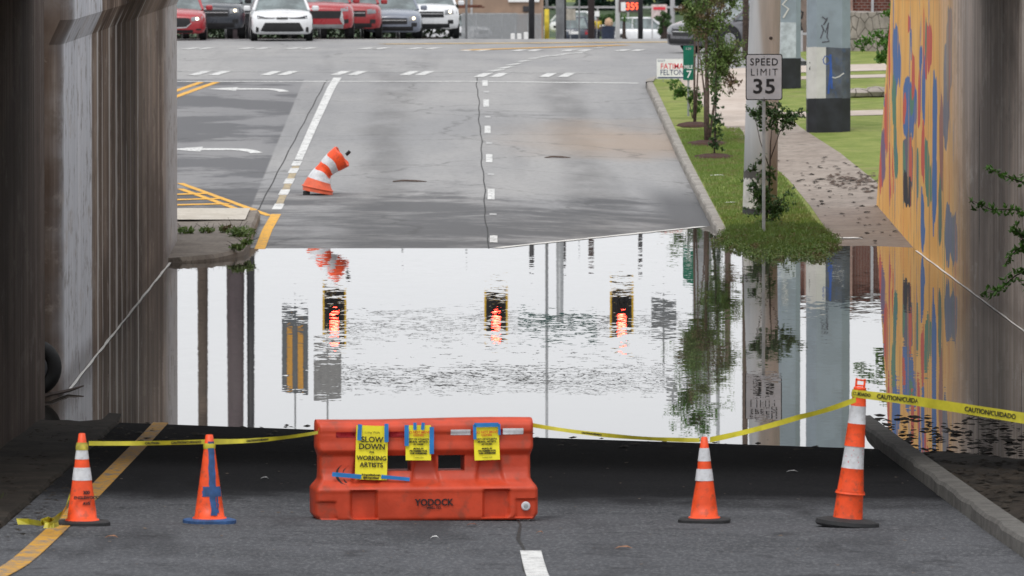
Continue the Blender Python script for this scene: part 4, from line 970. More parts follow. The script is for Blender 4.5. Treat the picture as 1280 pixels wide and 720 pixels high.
def bandring(z0, z1, name, mat, a0=0, a1=360, r=.301):
    mb = MB(); n = 24; vs = []
    for z in (z0, z1):
        for k in range(n+1):
            a = R(a0+(a1-a0)*k/n); rr = r-.0075*z; vs.append((rr*math.cos(a)+.02*z, rr*math.sin(a), z+.02*math.sin(k*1.1)))
    mb.add(vs, [(k, k+1, n+2+k, n+1+k) for k in range(n)]).build(name, mat, s, smooth=True)
bandring(-.05, .12, 'dark_band', simple('dark_scuff', (.05, .05, .055), .8)); bandring(.12, .62, 'scraped_patch', simple('pale_scrape', (.5, .48, .46), .8), 185, 262); bandring(.62, .76, 'dark_band', simple('dark_scuff2', (.08, .075, .07), .8), 175, 300)
kn = MB(); kn.lathe([(0, .02), (.03, .015), (.04, 0)], 10); kn.v = [(x*1+.17, -.245-z, y*.8+3.35-.3) for x, y, z in kn.v]; kn.build('knot', M['bark_dark'], s)

# columns
def column(px, py, w_, label, rot, tags, topz=10.5, yaw=0):
    p = G(px, py); r = empty('steel_column', p, yaw, label=label, cat='column', group=None)
    a = w_/2; b = w_*.30
    oct_ = lambda e: [(-b, -a-e), (b, -a-e), (a+e, -b), (a+e, b), (b, a+e), (-b, a+e), (-a-e, b), (-a-e, -b)]
    def shell(z0, z1, e, sides, nm, mt, top=False, jag=0):
        o = oct_(e)
        for k in sides:
            pass
        mb = MB()
        for k in sides:
            q0, q1 = o[k], o[(k+1) % 8]; mb.add([(*q0, z0), (*q1, z0), (*q1, z1+random.uniform(-jag, jag)), (*q0, z1+random.uniform(-jag, jag))], [(0, 1, 2, 3)])
        mb.build(nm, mt, r)
    shell(-.3, topz, 0, range(8), 'shaft', simple('column_blue_grey', (.24, .285, .33), .6, .12, 1.5, dirt=(.4, (.17, .19, .21)), bump=.002))
    return r, shell, a, b
K2 = simple('column_black', (.02, .022, .027), .7, .5, 3)
sl = simple('column_slate', (.085, .095, .115), .7, .4, 3, dirt=(.6, (.05, .09, .19)))
wt = simple('column_white', (.55, .54, .52), .7, .12, 2, dirt=(.3, (.35, .33, .31)))
r, sh, a, b = column(1035.5, 164, .87, 'wide blue grey column with white, slate and black painted base', 0, None, yaw=0)
zb = (165-123)/62; zt = (165-58)/62
# sides: 0 front, 1 front-right, 2 right, 7 front-left
fl = [7]; 
sh(-.2, zb, .006, range(8), 'black_band', K2, jag=.03); sh(zb, zt, .004, [7, 6, 5], 'white_panel', wt, jag=.01)
q = MB(); q.add([(-b, -a-.005, zb), (-.07, -a-.005, zb), (-.07, -a-.005, zt), (-b, -a-.005, zt)], [(0, 1, 2, 3)]); q.build('white_panel', wt, r)
q = MB(); q.add([(-.07, -a-.005, zb), (b, -a-.005, zb), (b, -a-.005, zt-.02), (-.07, -a-.005, zt)], [(0, 1, 2, 3)]); q.build('slate_panel', sl, r)
sh(zb, zt-.02, .004, [1, 2], 'slate_panel', sl)
def scrawl(parent, pts, wd, mat, y, name='graffiti'):
    mb = MB(); mb.tube([(x, y, z) for x, z in pts], wd, 5); mb.v = [(vx, y+(vy-y)*.15, vz) for vx, vy, vz in mb.v]; mb.build(name, mat, parent)
Kk = M['ink']; y_ = -a-.008
scrawl(r, [(-.18, zt+.18), (-.12, zt+.35), (-.16, zt+.45), (-.08, zt+.30), (-.02, zt+.5), (-.05, zt+.2), (.0, zt+.12), (-.15, zt+.1)], .012, simple('spray_grey', (.08, .08, .1), .8), y_)
scrawl(r, [(-.15, zt+.62), (-.05, zt+.55), (-.12, zt+.45), (-.04, zt+.6)], .012, simple('spray_grey2', (.08, .08, .1), .8), y_)
scrawl(r, [(-.40, zb+.72), (-.37, zb+.75), (-.36, zb+.68), (-.40, zb+.6), (-.34, zb+.56)], .014, Kk, -a+.12)
scrawl(r, [(.0, zb+.45), (.12, zb+.42), (.2, zb+.45), (.3, zb+.52)], .012, wt, y_)
blu = simple('spray_blue', (.04, .10, .35), .8)
scrawl(r, [(-.06+.07*math.cos(k), zb+.78+.09*math.sin(k)) for k in (0, 1, 2, 3, 4, 5, 6)], .010, blu, y_); scrawl(r, [(-.02, zb+.1), (.0, zb+.3), (.03, zb+.6), (.02, zb+.9), (.05, zb+.2)], .022, blu, y_)
r, sh, a, b = column(985, 110, .56, 'narrower blue grey column with pale panel and black foot, between the round pole and wide column', 0, None)
S2 = 10000/r.location.y; zb = (110-72)/S2
sh(-.2, zb, .006, range(8), 'black_band', K2, jag=.03); sh(zb, zb+.8, .004, [7, 0], 'white_panel', simple('column_pale', (.42, .46, .5), .7))
scrawl(r, [(-.12, zb+.9), (.0, zb+1.1), (-.14, zb+1.2), (0, zb+1.35), (-.12, zb+1.4), (-.02, zb+1.5)], .02, wt, -a-.01)
# mile marker
p = at(860.5, 145); s = empty('mile_marker', p, label='narrow green vertical sign with white MILE 7 on a thin post', cat='road sign')
S_ = 10000/p.y; zt = (145-57)/S_; zb = (145-100)/S_; zm = (zt+zb)/2
rrect(MB(), .225, zt-zb, .02, (0, -.03, zm)).build('panel', M['green'], s)
text('MILE', .105, (0, -.036, zm-.09), M['paper'], s, bold=.002, sx=.85); text('7', .22, (.01, -.036, zm-.25), M['paper'], s, bold=.003); text('I-20', .07, (0, -.036, zm+.30), M['signback'], s, bold=.001)
MB().box((.0, 0, zt/2-.1), (.045, .03, zt+.2)).build('post', M['galv'], s)
# yard sign
p = at(840, 102); s = empty('campaign_sign', p, label='white yard sign with red and navy lettering at the street corner', cat='yard sign')
S_ = 10000/p.y; zc_ = (102-86)/S_
MB().box((0, -.01, zc_), (.70, .01, .46)).build('panel', M['paper'], s); text('FATIMA', .185, (0, -.017, zc_+.055), M['campred'], s, bold=.001, sx=.84); text('FELTON', .175, (0, -.017, zc_-.085), M['navy'], s, bold=.001, sx=.86)
text('ELECT', .06, (-.24, -.017, zc_+.185), M['navy'], s); MB().box((0, -.017, zc_-.2), (.66, .003, .03)).build('stripe', M['navy'], s)
for x in (-.2, .2): MB().tube([(x, .005, -.2), (x, .005, zc_+.1)], .006, 6).build('leg', M['galv'], s)

# ------------------------------------------------------------------ brick building, stone wall and lawn features on the right
def brickmat():
    t = NT('red_brick'); b = t.n.new('ShaderNodeTexBrick'); mp = t.n.new('ShaderNodeMapping'); mp.inputs['Rotation'].default_value = (R(90), 0, 0)
    t.l.new(t.geo(), mp.inputs[0]); t.l.new(mp.outputs[0], b.inputs['Vector']); b.inputs['Scale'].default_value = 3.2; b.inputs['Mortar Size'].default_value = .03
    b.inputs['Color1'].default_value = (.16, .055, .04, 1); b.inputs['Color2'].default_value = (.11, .04, .03, 1); b.inputs['Mortar'].default_value = (.22, .18, .16, 1)
    return t.fin(b.outputs[0], .9, .1)
M['brick'] = brickmat()
bb = empty('brick_building', (13.5, 216, 1.5), label='red brick building with paler corner piers behind the mural wall', cat='building')
MB().box((0, 3, 1.6), (8.2, 6, 4.2)).build('wall', M['brick'], bb)
for x in (-3.9, -2.85, -1.6): MB().box((x, -.1, 1.6), (.24, .24, 4.2)).build('pilaster', simple('pink_stucco', (.34, .22, .18), .9), bb, bevel=.02)
for x in (-2.2, -.3): MB().box((x, -.16, 1.7), (.07, .07, 4)).build('downpipe', M['signback'], bb)
MB().box((0, 3, 3.8), (8.7, 6.5, .25)).build('roof', M['bridge'], bb, bevel=.03)
def stonemat():
    t = NT('field_stone'); v = t.n.new('ShaderNodeTexVoronoi'); v.feature = 'DISTANCE_TO_EDGE'; v.inputs['Scale'].default_value = 3; t.l.new(t.geo(), v.inputs[0])
    col = t.mix(t.ramp(t.noise(2, 5), .3, .7), (.20, .18, .16), (.36, .32, .29)); col = t.mix(t.ramp(v.outputs[0], .01, .05, 1, 0), col, (.08, .07, .06)); return t.fin(col, .9, .1)
M['stone'] = stonemat()
sw = MB(); vs = []
for i in range(24):
    x = 9.6+i*.35; d = 203-i*.55; z0 = zside(x, d) if d < 205 else zroad(x, d); z1 = z0+1.0-.02*i+.05*random.random()
    vs += [(x, d, z0-.3), (x, d-.02, z1), (x+.3, d+.25, z1+.02), (x+.3, d+.25, z0-.3)]
sw.add(vs, [(j*4+i, j*4+4+i, j*4+5+i, j*4+1+i) for j in range(23) for i in range(3)])
tag(sw.build('stone_wall', M['stone']), 'low fieldstone retaining wall between lawn and brick building', 'wall')
p = G(1095, 121); o = MB(); 
for k in range(3):
    m_ = MB().lathe([(0, 0), (.28, .02), (.33, .12), (.2, .22), (0, .25)], 9); o.add([(x*(1+.1*math.sin(k+x*9))+k*.4-.4, y, z*(.8+.15*k)) for x, y, z in m_.v], m_.f)
o = o.build('boulder', M['stone']); o.location = p; tag(o, 'low grey rocks on the lawn below the stone wall', 'rock')
gw = empty('graffiti_wall', (9.0, 208, 1.6), label='brown wall with black scrawled graffiti seen between the two columns', cat='wall')
MB().box((.3, 0, .95), (1.8, .2, 1.9)).build('panel', simple('brown_wall', (.2, .155, .13), .9, .3, 2), gw); MB().box((.3, -.02, 1.95), (1.9, .3, .1)).build('coping', M['signback'], gw)
for q in range(3): scrawl(gw, [(-.1+random.uniform(-.12, .2), .7+q*.35+random.uniform(-.2, .2)) for _ in range(6)], .025, Kk, -.11)
rl = empty('railing', (9.3, 205, 1.6), label='pale low picket railing at the back of the lawn', cat='railing')
for k in range(9): MB().box((k*.16-.7, 0, .35), (.06, .03, .7)).build('picket', M['signback'], rl)
MB().box((-.05, 0, .62), (1.5, .04, .06)).build('rail', M['signback'], rl)

# ------------------------------------------------------------------ vehicles
def car(px, d, label, col, kind='sedan', yaw=0, lights=(1,), face='plain', name='parked_car', cat='car', group='cars waiting at the far junction', x=None, rack=False, gz=None, hatch=False):
    X = (px-567)/10000*d if x is None else x
    z = zroad(X, d) if gz is None else gz
    r = empty(name, (X, d, z), yaw, label=label, cat=cat, group=group)
    pm = simple('car_paint', col, .28, .06, 2, spec=.6); pm.node_tree.nodes['Principled BSDF'].inputs['Coat Weight'].default_value = .5
    suv = kind in ('suv', 'truck'); H = 1.72 if suv else 1.45; L = 4.7; hw = .93 if suv else .89; gc = .30 if suv else .2
    hd = 1.08 if suv else .90; nose = .98 if suv else .76
    st = [(0, gc+.12, nose-.14, hw*.70), (.05, gc+.02, nose-.04, hw*.86), (.16, gc, nose+.01, hw*.95), (.45, gc, (nose+hd)/2+.03, hw*.99), (1.2, gc, hd, hw), (2.2, gc, hd+.02, hw), (3.9, gc, hd+.03, hw), (4.5, gc+.05, hd+.0, hw*.96), (4.68, gc+.1, hd-.12, hw*.86)]
    def sec(zb, zt, w_):
        h = zt-zb; hf = [(0, zb), (w_*.80, zb), (w_*.95, zb+.06*h), (w_, zb+.25*h), (w_, zb+.6*h), (w_*.97, zb+.82*h), (w_*.88, zb+.95*h), (w_*.62, zt), (0, zt+.025)]
        return [(-x_, z_) for x_, z_ in hf[::-1]][:-1]+hf[:-1]+[] if False else hf+[(-x_, z_) for x_, z_ in hf[-2:0:-1]]
    vs = []; 
    for (y, zb, zt, w_) in st: vs += [(x_, y, z_) for x_, z_ in sec(zb, zt, w_)]
    n = 16; fs = [(j*n+i, j*n+(i+1) % n, (j+1)*n+(i+1) % n, (j+1)*n+i) for j in range(len(st)-1) for i in range(n)]+[tuple(range(n))[::-1], tuple(range((len(st)-1)*n, len(st)*n))]
    MB().add(vs, fs).build('body', pm, r, smooth=True)
    bvh = BVHTree.FromPolygons([Vector(v) for v in vs], fs)
    def ry(x_, z_, back=False):
        h = bvh.ray_cast(Vector((x_, 9 if back else -3, z_)), Vector((0, -1 if back else 1, 0))); return h[0].y if h[0] else (4.6 if back else .1)
    def patch(cols, nm, mt, off=.012, rows=3, mirror=False, back=False):
        for sg in ((1, -1) if mirror else (1,)):
            mb = MB(); v = []; C2 = []
            for (a0, b0) in zip(cols, cols[1:]):
                for k in range(3): C2.append([a0[q]+(b0[q]-a0[q])*k/3 for q in range(3)])
            C2.append(cols[-1])
            for (x_, zl, zh) in C2:
                for j in range(rows+1):
                    z_ = zl+(zh-zl)*j/rows; v.append((sg*x_, ry(sg*x_, z_, back)+(off if back else -off), z_))
            mb.add(v, [(i*(rows+1)+j, (i+1)*(rows+1)+j, (i+1)*(rows+1)+j+1, i*(rows+1)+j+1) for i in range(len(C2)-1) for j in range(rows)]).build(nm, mt, r, smooth=True)
    bt, gl = M['blacktrim'], M['glass']
    on = 1 in lights
    if face == 'wide':      # wide trapezoid lower grille, slim swept lamps
        patch([(-.62, gc+.10, gc+.12), (-.5, gc+.08, gc+.34), (.5, gc+.08, gc+.34), (.62, gc+.10, gc+.12)], 'grille', bt)
        patch([(.22, nose-.10, nose-.085), (.5, nose-.11, nose-.06), (.72, nose-.10, nose-.01)], 'headlight', simple('dark_lens', (.05, .05, .06), .2), mirror=True)
        patch([(-.16, nose-.12, nose-.06), (.16, nose-.12, nose-.06)], 'emblem', bt); patch([(-.60, nose-.085, nose-.07), (.6, nose-.085, nose-.07)], 'trim', bt, .016)
        patch([(.68, gc+.08, gc+.2), (.76, gc+.05, gc+.22)], 'air_inlet', bt, mirror=True)
    elif face == 'shield':
        patch([(-.42, gc+.30, nose-.12), (-.3, gc+.2, nose-.10), (.3, gc+.2, nose-.10), (.42, gc+.30, nose-.12)], 'grille', bt)
        patch([(-.45, gc+.30, gc+.33), (-.3, gc+.165, gc+.20), (0, gc+.15, gc+.185), (.3, gc+.165, gc+.20), (.45, gc+.30, gc+.33)], 'chrome_trim', M['chrome'], .02)
        patch([(-.5, gc+.02, gc+.11), (.5, gc+.02, gc+.11)], 'lower_grille', bt)
        patch([(.45, nose-.20, nose-.09), (.78, nose-.16, nose-.02)], 'headlight', M['lens'], mirror=True); patch([(.58, gc+.1, gc+.14), (.74, gc+.1, gc+.15)], 'air_inlet', bt, mirror=True)
    elif face == 'split':
        patch([(-.55, nose-.36, nose-.14), (.55, nose-.36, nose-.14)], 'grille', bt); patch([(.5, nose-.40, nose-.34), (.56, nose-.5, nose-.12), (.62, nose-.56, nose-.46)], 'chrome_trim', M['chrome'], .02, mirror=True)
        patch([(.52, nose-.16, nose-.06), (.84, nose-.13, nose-.0)], 'headlight', M['lens'], mirror=True); patch([(-.6, gc+.02, gc+.14), (.6, gc+.02, gc+.14)], 'skid_plate', M['galv'])
        patch([(.60, nose-.52, nose-.40), (.76, nose-.50, nose-.38)], 'fog_lamp', M['blacktrim'] if not on else M['headlamp'], .02, mirror=True)
    else:
        patch([(-.42, nose-.30, nose-.12), (.42, nose-.30, nose-.12)], 'grille', bt); patch([(-.40, nose-.20, nose-.17), (.40, nose-.20, nose-.17)], 'chrome_trim', M['chrome'], .02)
        patch([(-.6, gc+.05, gc+.18), (.6, gc+.05, gc+.18)], 'lower_grille', bt); patch([(.46, nose-.22, nose-.08), (.84, nose-.18, nose-.02)], 'headlight', M['lens'], mirror=True)
        patch([(.55, gc+.18, gc+.30), (.72, gc+.18, gc+.30)], 'fog_lamp', bt, .016, mirror=True)
    if on and face != 'wide':
        for sg in (-1, 1):
            l_ = MB().lathe([(0, .008), (.035, .008), (.045, 0)], 16); y0 = ry(sg*.62, nose-.13)-.035; l_.v = [(x_+sg*.62, y0-z_, y_+nose-.125) for x_, y_, z_ in l_.v]; l_.build('lit_lamp', M['headlamp'], r)
    if suv: patch([(-.8, gc+.0, gc+.05), (.8, gc+.0, gc+.05)], 'bumper_trim', bt)
    # cabin
    y0, y1, y2, y3 = (1.15, 1.95, 4.0 if suv else 3.4, 4.55 if suv else 4.35)
    if kind == 'truck': y2, y3 = 2.9, 3.0
    if hatch: y2, y3 = 3.6, 4.5
    zb = hd-.02; wb, wt_ = hw*.90, hw*.68
    # glass
    G8 = [(-wb, y0, zb), (wb, y0, zb), (wt_, y1, H-.03), (-wt_, y1, H-.03), (-wb, y3, zb), (wb, y3, zb), (wt_, y2, H-.03), (-wt_, y2, H-.03)]
    MB().add([G8[0], G8[1], G8[2], G8[3]], [(0, 1, 2, 3)]).build('windscreen', gl, r)
    MB().add([G8[5], G8[4], G8[7], G8[6]], [(0, 1, 2, 3)]).build('rear_window', gl, r)
    for q in ((1, 5, 6, 2), (4, 0, 3, 7)): MB().add([G8[i] for i in q], [(0, 1, 2, 3)]).build('side_window', gl, r)
    rf = MB(); rf.add([(-wt_-.02, y1-.06, H-.05), (wt_+.02, y1-.06, H-.05), (wt_+.02, y2+.05, H-.05), (-wt_-.02, y2+.05, H-.05), (-wt_*.85, y1+.12, H+.02), (wt_*.85, y1+.12, H+.02), (wt_*.85, y2-.1, H+.02), (-wt_*.85, y2-.1, H+.02)], [(0, 3, 2, 1), (4, 5, 6, 7), (0, 1, 5, 4), (1, 2, 6, 5), (2, 3, 7, 6), (3, 0, 4, 7)]).build('roof', pm, r, smooth=False, bevel=.02)
    for sg in (-1, 1):
        ym = (y1+y2)/2+.1
        for ya, yb, q in ((y0, y1, .04), (y3, y2, .06), (ym, ym, .035)): MB().tube([(sg*wb, ya, zb), (sg*wt_, yb, H-.02)], q, 6).build('pillar', pm, r)
        m_ = MB().box((sg*(hw+.10), y0+.35, zb+.06), (.20, .12, .15)).build('mirror', pm if not (suv and col[0] < .1) else bt, r, bevel=.04)
    for y in (.92, 3.75):
        for sg in (-1, 1):
            wm = MB(); wm.lathe([(.0, .09), (.20, .09), (.30, .10), (.335, .08), (.335, -.1), (.2, -.1)], 24); wm.v = [(sg*(hw-.085)+sg*z_, y+x_, .335+y_) for x_, y_, z_ in wm.v]; wo_ = wm.build('wheel', M['rubber'], r, smooth=False)
            rm = MB(); rm.lathe([(0, .105), (.05, .11), (.19, .102), (.21, .095)], 20); rm.v = [(sg*(hw-.085)+sg*z_, y+x_, .335+y_) for x_, y_, z_ in rm.v]; rm.build('rim', M['galv'], wo_)
            ar = MB(); ar.lathe([(0, .012), (.385, .012), (.40, .0)], 24); ar.v = [(sg*(hw-.003)+sg*z_*.5, y+x_, .36+y_) for x_, y_, z_ in ar.v]; ar.build('wheel_arch', bt, r)
    if yaw and abs(yaw) > 2:
        patch([(.62, hd-.35, hd-.1), (.86, hd-.33, hd-.08)], 'tail_light', simple('tail_red', (.35, .01, .02), .3), mirror=True, back=True)
        patch([(-.28, hd-.32, hd-.17), (.28, hd-.32, hd-.17)], 'number_plate', M['paper'], back=True)
    if rack:
        rk = MB(); rd = simple('rust_rack', (.11, .035, .02), .8)
        for x_ in (-.75, .75):
            for y in (1.9, 3.2, 4.5): rk.tube([(x_, y, hd), (x_, y, 2.15)], .03, 6)
            rk.tube([(x_, .6, 2.15), (x_, 4.9, 2.15)], .045, 6)
        for y in (.8, 1.9, 3.2, 4.5): rk.tube([(-.75, y, 2.15), (.75, y, 2.15)], .03, 6)
        rk.build('ladder_rack', rd, r); MB().box((.3, 2.8, 2.24), (.35, 4.6, .08)).build('ladder', rd, r)
    return r
yw = R(2.4)
RED, CHAR, WHITE, BLUE = (.36, .022, .03), (.045, .052, .065), (.72, .73, .75), (.19, .215, .27)
car(220, 232.5, 'red hatchback at the left, half hidden by the concrete wall', RED, 'sedan', yw, face='shield', hatch=True)
car(268, 238, 'charcoal crossover with lit headlamps behind the red hatchback', CHAR, 'suv', yw, face='plain')
car(322, 245, 'dark car mostly hidden between the charcoal crossover and white saloon', (.03, .03, .035), 'suv', yw, lights=(), face='plain')
car(353, 231, 'white saloon with wide black grille at the head of the queue', WHITE, 'sedan', yw, lights=(), face='wide')
car(404, 237.2, 'red crossover with silver corner trim right behind the white saloon', RED, 'suv', yw, lights=(), face='split')
car(440, 243.5, 'second red crossover, mostly hidden behind the first', (.33, .02, .025), 'suv', yw, lights=(), face='plain')
car(492, 246, 'blue grey saloon with lit headlamps between the red and white crossovers', BLUE, 'sedan', yw, face='plain')
car(538, 251, 'white crossover with lit headlamps at the right end of the queue', WHITE, 'suv', yw, face='plain')
car(604, 446, 'white pickup with a rusty ladder rack beside the chain-link fence', (.6, .6, .62), 'truck', R(48), lights=(), face='plain', name='pickup_truck', cat='pickup truck', group=None, rack=True)
car(852, 212, 'dark grey car turning at the right corner behind the young trees', (.12, .12, .135), 'sedan', R(-57), lights=(), group=None)
car(716, 455, 'dark sport utility vehicle seen from behind near the grey pole', (.03, .04, .06), 'suv', R(180), lights=(), group=None, name='parked_car')
car(855, 478, 'white sport utility vehicle seen side-on below the fuel price sign', WHITE, 'suv', R(88), lights=(), group=None)
car(770, 540, 'white van partly hidden behind the white sport utility vehicle', WHITE, 'suv', R(60), lights=(), group=None, name='parked_van', cat='van')

# ------------------------------------------------------------------ far side of the junction
def pole(px, d, top, rad_, mat, label, name='utility_pole', cat='pole', group='poles beyond the junction', arms=False, x=None):
    X = (px-567)/10000*d if x is None else x; z = zroad(X, d); r = empty(name, (X, d, z), label=label, cat=cat, group=group)
    MB().tube([(0, 0, -.2), (0, 0, (top-z)/2), (0, 0, top-z)], [rad_*1.08, rad_, rad_*.85], 12).build('shaft', mat, r, smooth=True)
    return r
pole(253, 262, 14, .17, M['wood'], 'leftmost dark wooden pole reflected in the flood'); pole(294, 262, 13, .29, simple('brown_pole', (.09, .07, .075), .8), 'thick brown pole reflected at the left of the flood'); pole(313, 262, 12.5, .13, M['darksteel'], 'thin dark pole right of the thick brown pole')
pole(664.5, 300, 8.0, .105, M['darksteel'], 'black pole at the right end of the chain-link fence'); pole(700, 262, 8.2, .13, M['galv'], 'pale grey pole right of the yellow pipe'); pole(706, 300, 8.0, .05, M['darksteel'], 'thin black pole touching the pale grey pole')
pole(739, 300, 7.7, .12, simple('brown_wood', (.06, .045, .045), .9), 'brown wooden pole left of the pedestrian'); pole(800.5, 300, 7.6, .09, M['darksteel'], 'dark pole in front of the white sport utility vehicle')
pole(503, 300, 7.4, .04, M['galv'], 'thin steel pole behind the blue grey saloon'); pole(583, 300, 7.5, .04, M['galv'], 'thin steel pole behind the end of the queue'); pole(724, 310, 7.7, .03, M['galv'], 'thin steel pole left of the brown pole')
p = pole(683.5, 250, 13, .045, M['galv'], 'slim galvanised pole rising from a yellow sleeve'); MB().tube([(0, 0, 0), (0, 0, .93)], .075, 12).build('yellow_sleeve', simple('yellow_pipe', (.55, .42, .03), .6), p, smooth=True)
pole(898, 236, 12.5, .055, M['galv'], 'slim pole reflected beside the young trees')
pole(932, 205, 12, .075, M['bark'], 'thin brown wooden pole touching the left of the round grey pole')
pole(910, 250, 9, .10, M['bark'], 'tan pole behind the dark grey turning car'); pole(840.5, 420, 3, .12, M['signback'], 'short pale pillar right of the white sport utility vehicle')
# signal mast
mp = empty('signal_mast', (7.4, 238, zroad(7.4, 238)), label='thick grey signal mast with long arm over the junction', cat='traffic signal mast')
z0 = mp.location.z
MB().tube([(0, 0, 0), (0, 0, 9.45-z0)], [.3, .26], 16).build('mast', M['galv'], mp, smooth=True)
MB().tube([(0, -.3, 6.95-z0), (-10.6, -.3, 7.05-z0)], [.10, .05], 10).build('mast_arm', M['galv'], mp, smooth=True)
MB().tube([(-.1, 0, 8.4-z0), (-.3, -.1, 9.4-z0), (-.55, -.1, 9.75-z0), (-.85, -.1, 9.5-z0), (-.88, -.1, 9.2-z0)], .035, 8).build('lamp_arm', M['galv'], mp, smooth=True)
MB().box((-.9, -.1, 8.85-z0), (.32, .4, .65)).build('lamp_head', M['galv'], mp, bevel=.05)
def signal(px, label):
    X = (px-567)/10000*238; r = empty('traffic_signal', (X, 237.6, 6.6), label=label, cat='traffic light', group='red traffic signals over the junction')
    MB().box((0, .02, 0), (.60, .03, 1.16)).build('backplate', M['sigback'], r); 
    f = MB()
    for (x, z, a_, b_) in ((-.325, 0, .055, 1.26), (.325, 0, .055, 1.26), (0, .605, .60, .05), (0, -.605, .60, .05)): f.box((x, .02, z), (a_, .035, b_))
    f.build('yellow_border', M['sigyellow'], r); MB().box((0, -.06, 0), (.34, .14, 1.05)).build('housing', M['sigback'], r, bevel=.02)
    for z, m_ in ((.34, 'lamp_red'), (0, 'lamp_off'), (-.34, 'lamp_off')):
        l_ = MB().lathe([(0, .03), (.09, .02), (.135, 0)], 20); l_.v = [(x, -.135-z_, y+z) for x, y, z_ in l_.v]; l_.build('lens', M[m_], r, smooth=True)
        vz = MB(); v = []
        for k in range(9): a = R(180*k/8); v += [(.15*math.cos(a), -.13, z+.15*math.sin(a)), (.15*math.cos(a), -.30, z+.15*math.sin(a))]
        vz.add(v, [(2*k, 2*k+1, 2*k+3, 2*k+2) for k in range(8)]).build('visor', M['sigback'], r)
signal(418, 'left red traffic signal reflected above the plastic barrier'); signal(620, 'middle red traffic signal in line with the lane dashes'); signal(777, 'right red traffic signal reflected near the young trees')
def plate(px, z0, z1, wd, mat, label, name='sign_panel', d=238.4, stripes=None):
    X = (px-567)/10000*d; r = empty(name, (X, d, (z0+z1)/2), label=label, cat='sign'); MB().box((0, 0, 0), (wd, .04, z1-z0)).build('panel', mat, r)
    if stripes:
        for x in (-.16, .16): MB().box((x, -.03, .2), (.16, .02, (z1-z0)*.7)).build('stripe', stripes, r)
    MB().tube([(0, .08, -(z1-z0)/2-.2), (0, .08, (z1-z0)/2+1.2)], .03, 6).build('hanger', M['galv'], r)
plate(368.5, 6.55, 9.0, .78, simple('grey_panel', (.12, .13, .14), .7), 'dark grey hanging panel with orange stripes at the left of the junction', stripes=simple('orange_stripe', (.6, .3, .05), .6), name='hanging_banner')
plate(409, 7.75, 9.15, .82, simple('grey_back', (.24, .24, .24), .6), 'pale grey sign back hanging beside the striped panel', name='sign_back')
plate(830, 6.3, 7.15, .74, simple('grey_back2', (.2, .21, .22), .6), 'small grey sign back hanging near the signal mast', name='sign_back')
r = empty('street_name_sign', ((697-567)*.0238, 237.9, 6.95), label='long dark green street name blade on the signal mast arm', cat='street sign'); MB().box((0, 0, 0), (2.35, .03, .42)).build('panel', simple('blade_green', (.0, .10, .08), .5), r)
M['cable'] = simple('cable_grey', (.16, .165, .17), .7)
def wire(z, x0, x1, rr, label, d=239, sag=.15):
    mb = MB(); mb.tube([(x0+(x1-x0)*k/12, d, z-sag*math.sin(math.pi*k/12)) for k in range(13)], rr, 6); tag(mb.build('overhead_cable', M['cable'], smooth=True), label, 'cable', 'cables strung over the junction')
wire(7.05, -3.5, 7.3, .035, 'lowest cable strung just above the signal heads'); wire(8.62, -3.6, 7.2, .09, 'thick bundled cable above the signals', sag=.1); wire(8.95, -3.6, 7.2, .03, 'thin cable just over the bundled cable', sag=.05)

# fence + building in the middle
fr_ = empty('chain_link_fence', (2.9, 420, zroad(2, 420)), label='grey chain-link fence with mesh panels behind the pickup', cat='fence')
def meshmat():
    t = NT('fence_mesh'); t.fin((.30, .31, .32), .6, .4, .3); n = t.noise(60, 0); tr = t.n.new('ShaderNodeBsdfTransparent'); mx = t.n.new('ShaderNodeMixShader')
    t.l.new(t.ramp(n, .40, .52), mx.inputs[0]); out = [n_ for n_ in t.n if n_.type == 'OUTPUT_MATERIAL'][0]; t.l.new(tr.outputs[0], mx.inputs[1]); t.l.new(t.b.outputs[0], mx.inputs[2]); t.l.new(mx.outputs[0], out.inputs[0]); return t.m
MB().box((-.4, 0, .85), (4.2, .02, 1.55)).build('mesh_panel', meshmat(), fr_)
for k in range(7): MB().tube([(-2.4+k*.68, 0, 0), (-2.4+k*.68, 0, 1.72)], .025, 6).build('post', M['galv'], fr_)
MB().tube([(-2.4, 0, 1.66), (1.7, 0, 1.66)], .02, 6).build('top_rail', M['galv'], fr_)
bd = empty('shop_building', (2.7+.6, 490, zroad(2, 490)), label='tan stucco shop building behind the chain-link fence', cat='building')
tan = simple('tan_stucco', (.30, .21, .155), .9, .15, 1)
MB().box((-.6, 5, 2.6), (5.6, 10, 5.4)).build('wall', tan, bd); MB().box((-.6, 5, 5.4), (5.8, 10.2, .25)).build('roof', M['bridge'], bd)
MB().box((-1.1, -.05, 1.0), (3.4, .06, 2.1)).build('shutter', simple('grey_shutter', (.26, .265, .27), .7), bd)
MB().box((1.0, -.12, 3.1), (1.9, .1, .75)).build('sign_board', M['paper'], bd); MB().box((-2.2, -.06, 3.1), (.12, .08, 2.4)).build('downpipe', M['signback'], bd); MB().box((1.2, -.08, 2.3), (.5, .1, .35)).build('vent', M['darksteel'], bd, bevel=.02)
for i, (px, c_) in enumerate(((649, 'white box at the foot of the fence, nearest the black pole'), (641, 'white box at the foot of the fence, leftmost of the three'), (657.5, 'tall white box between fence and black pole'))):
    o = MB().box((0, 0, .0), (.14, .2, .42 if i < 2 else .5)).build('marker_box', M['paper'], bevel=.02); d = 262; o.location = ((px-567)/1e4*d, d, zroad(0, d)); tag(o, c_, 'box')
o = MB().tube([(0, 0, 0), (0, 0, .42)], .035, 10).build('marker_post', M['paper'], smooth=True); o.location = ((681.5-567)/1e4*252, 252, zroad(0, 252)); tag(o, 'short white marker post left of the yellow sleeve', 'post')
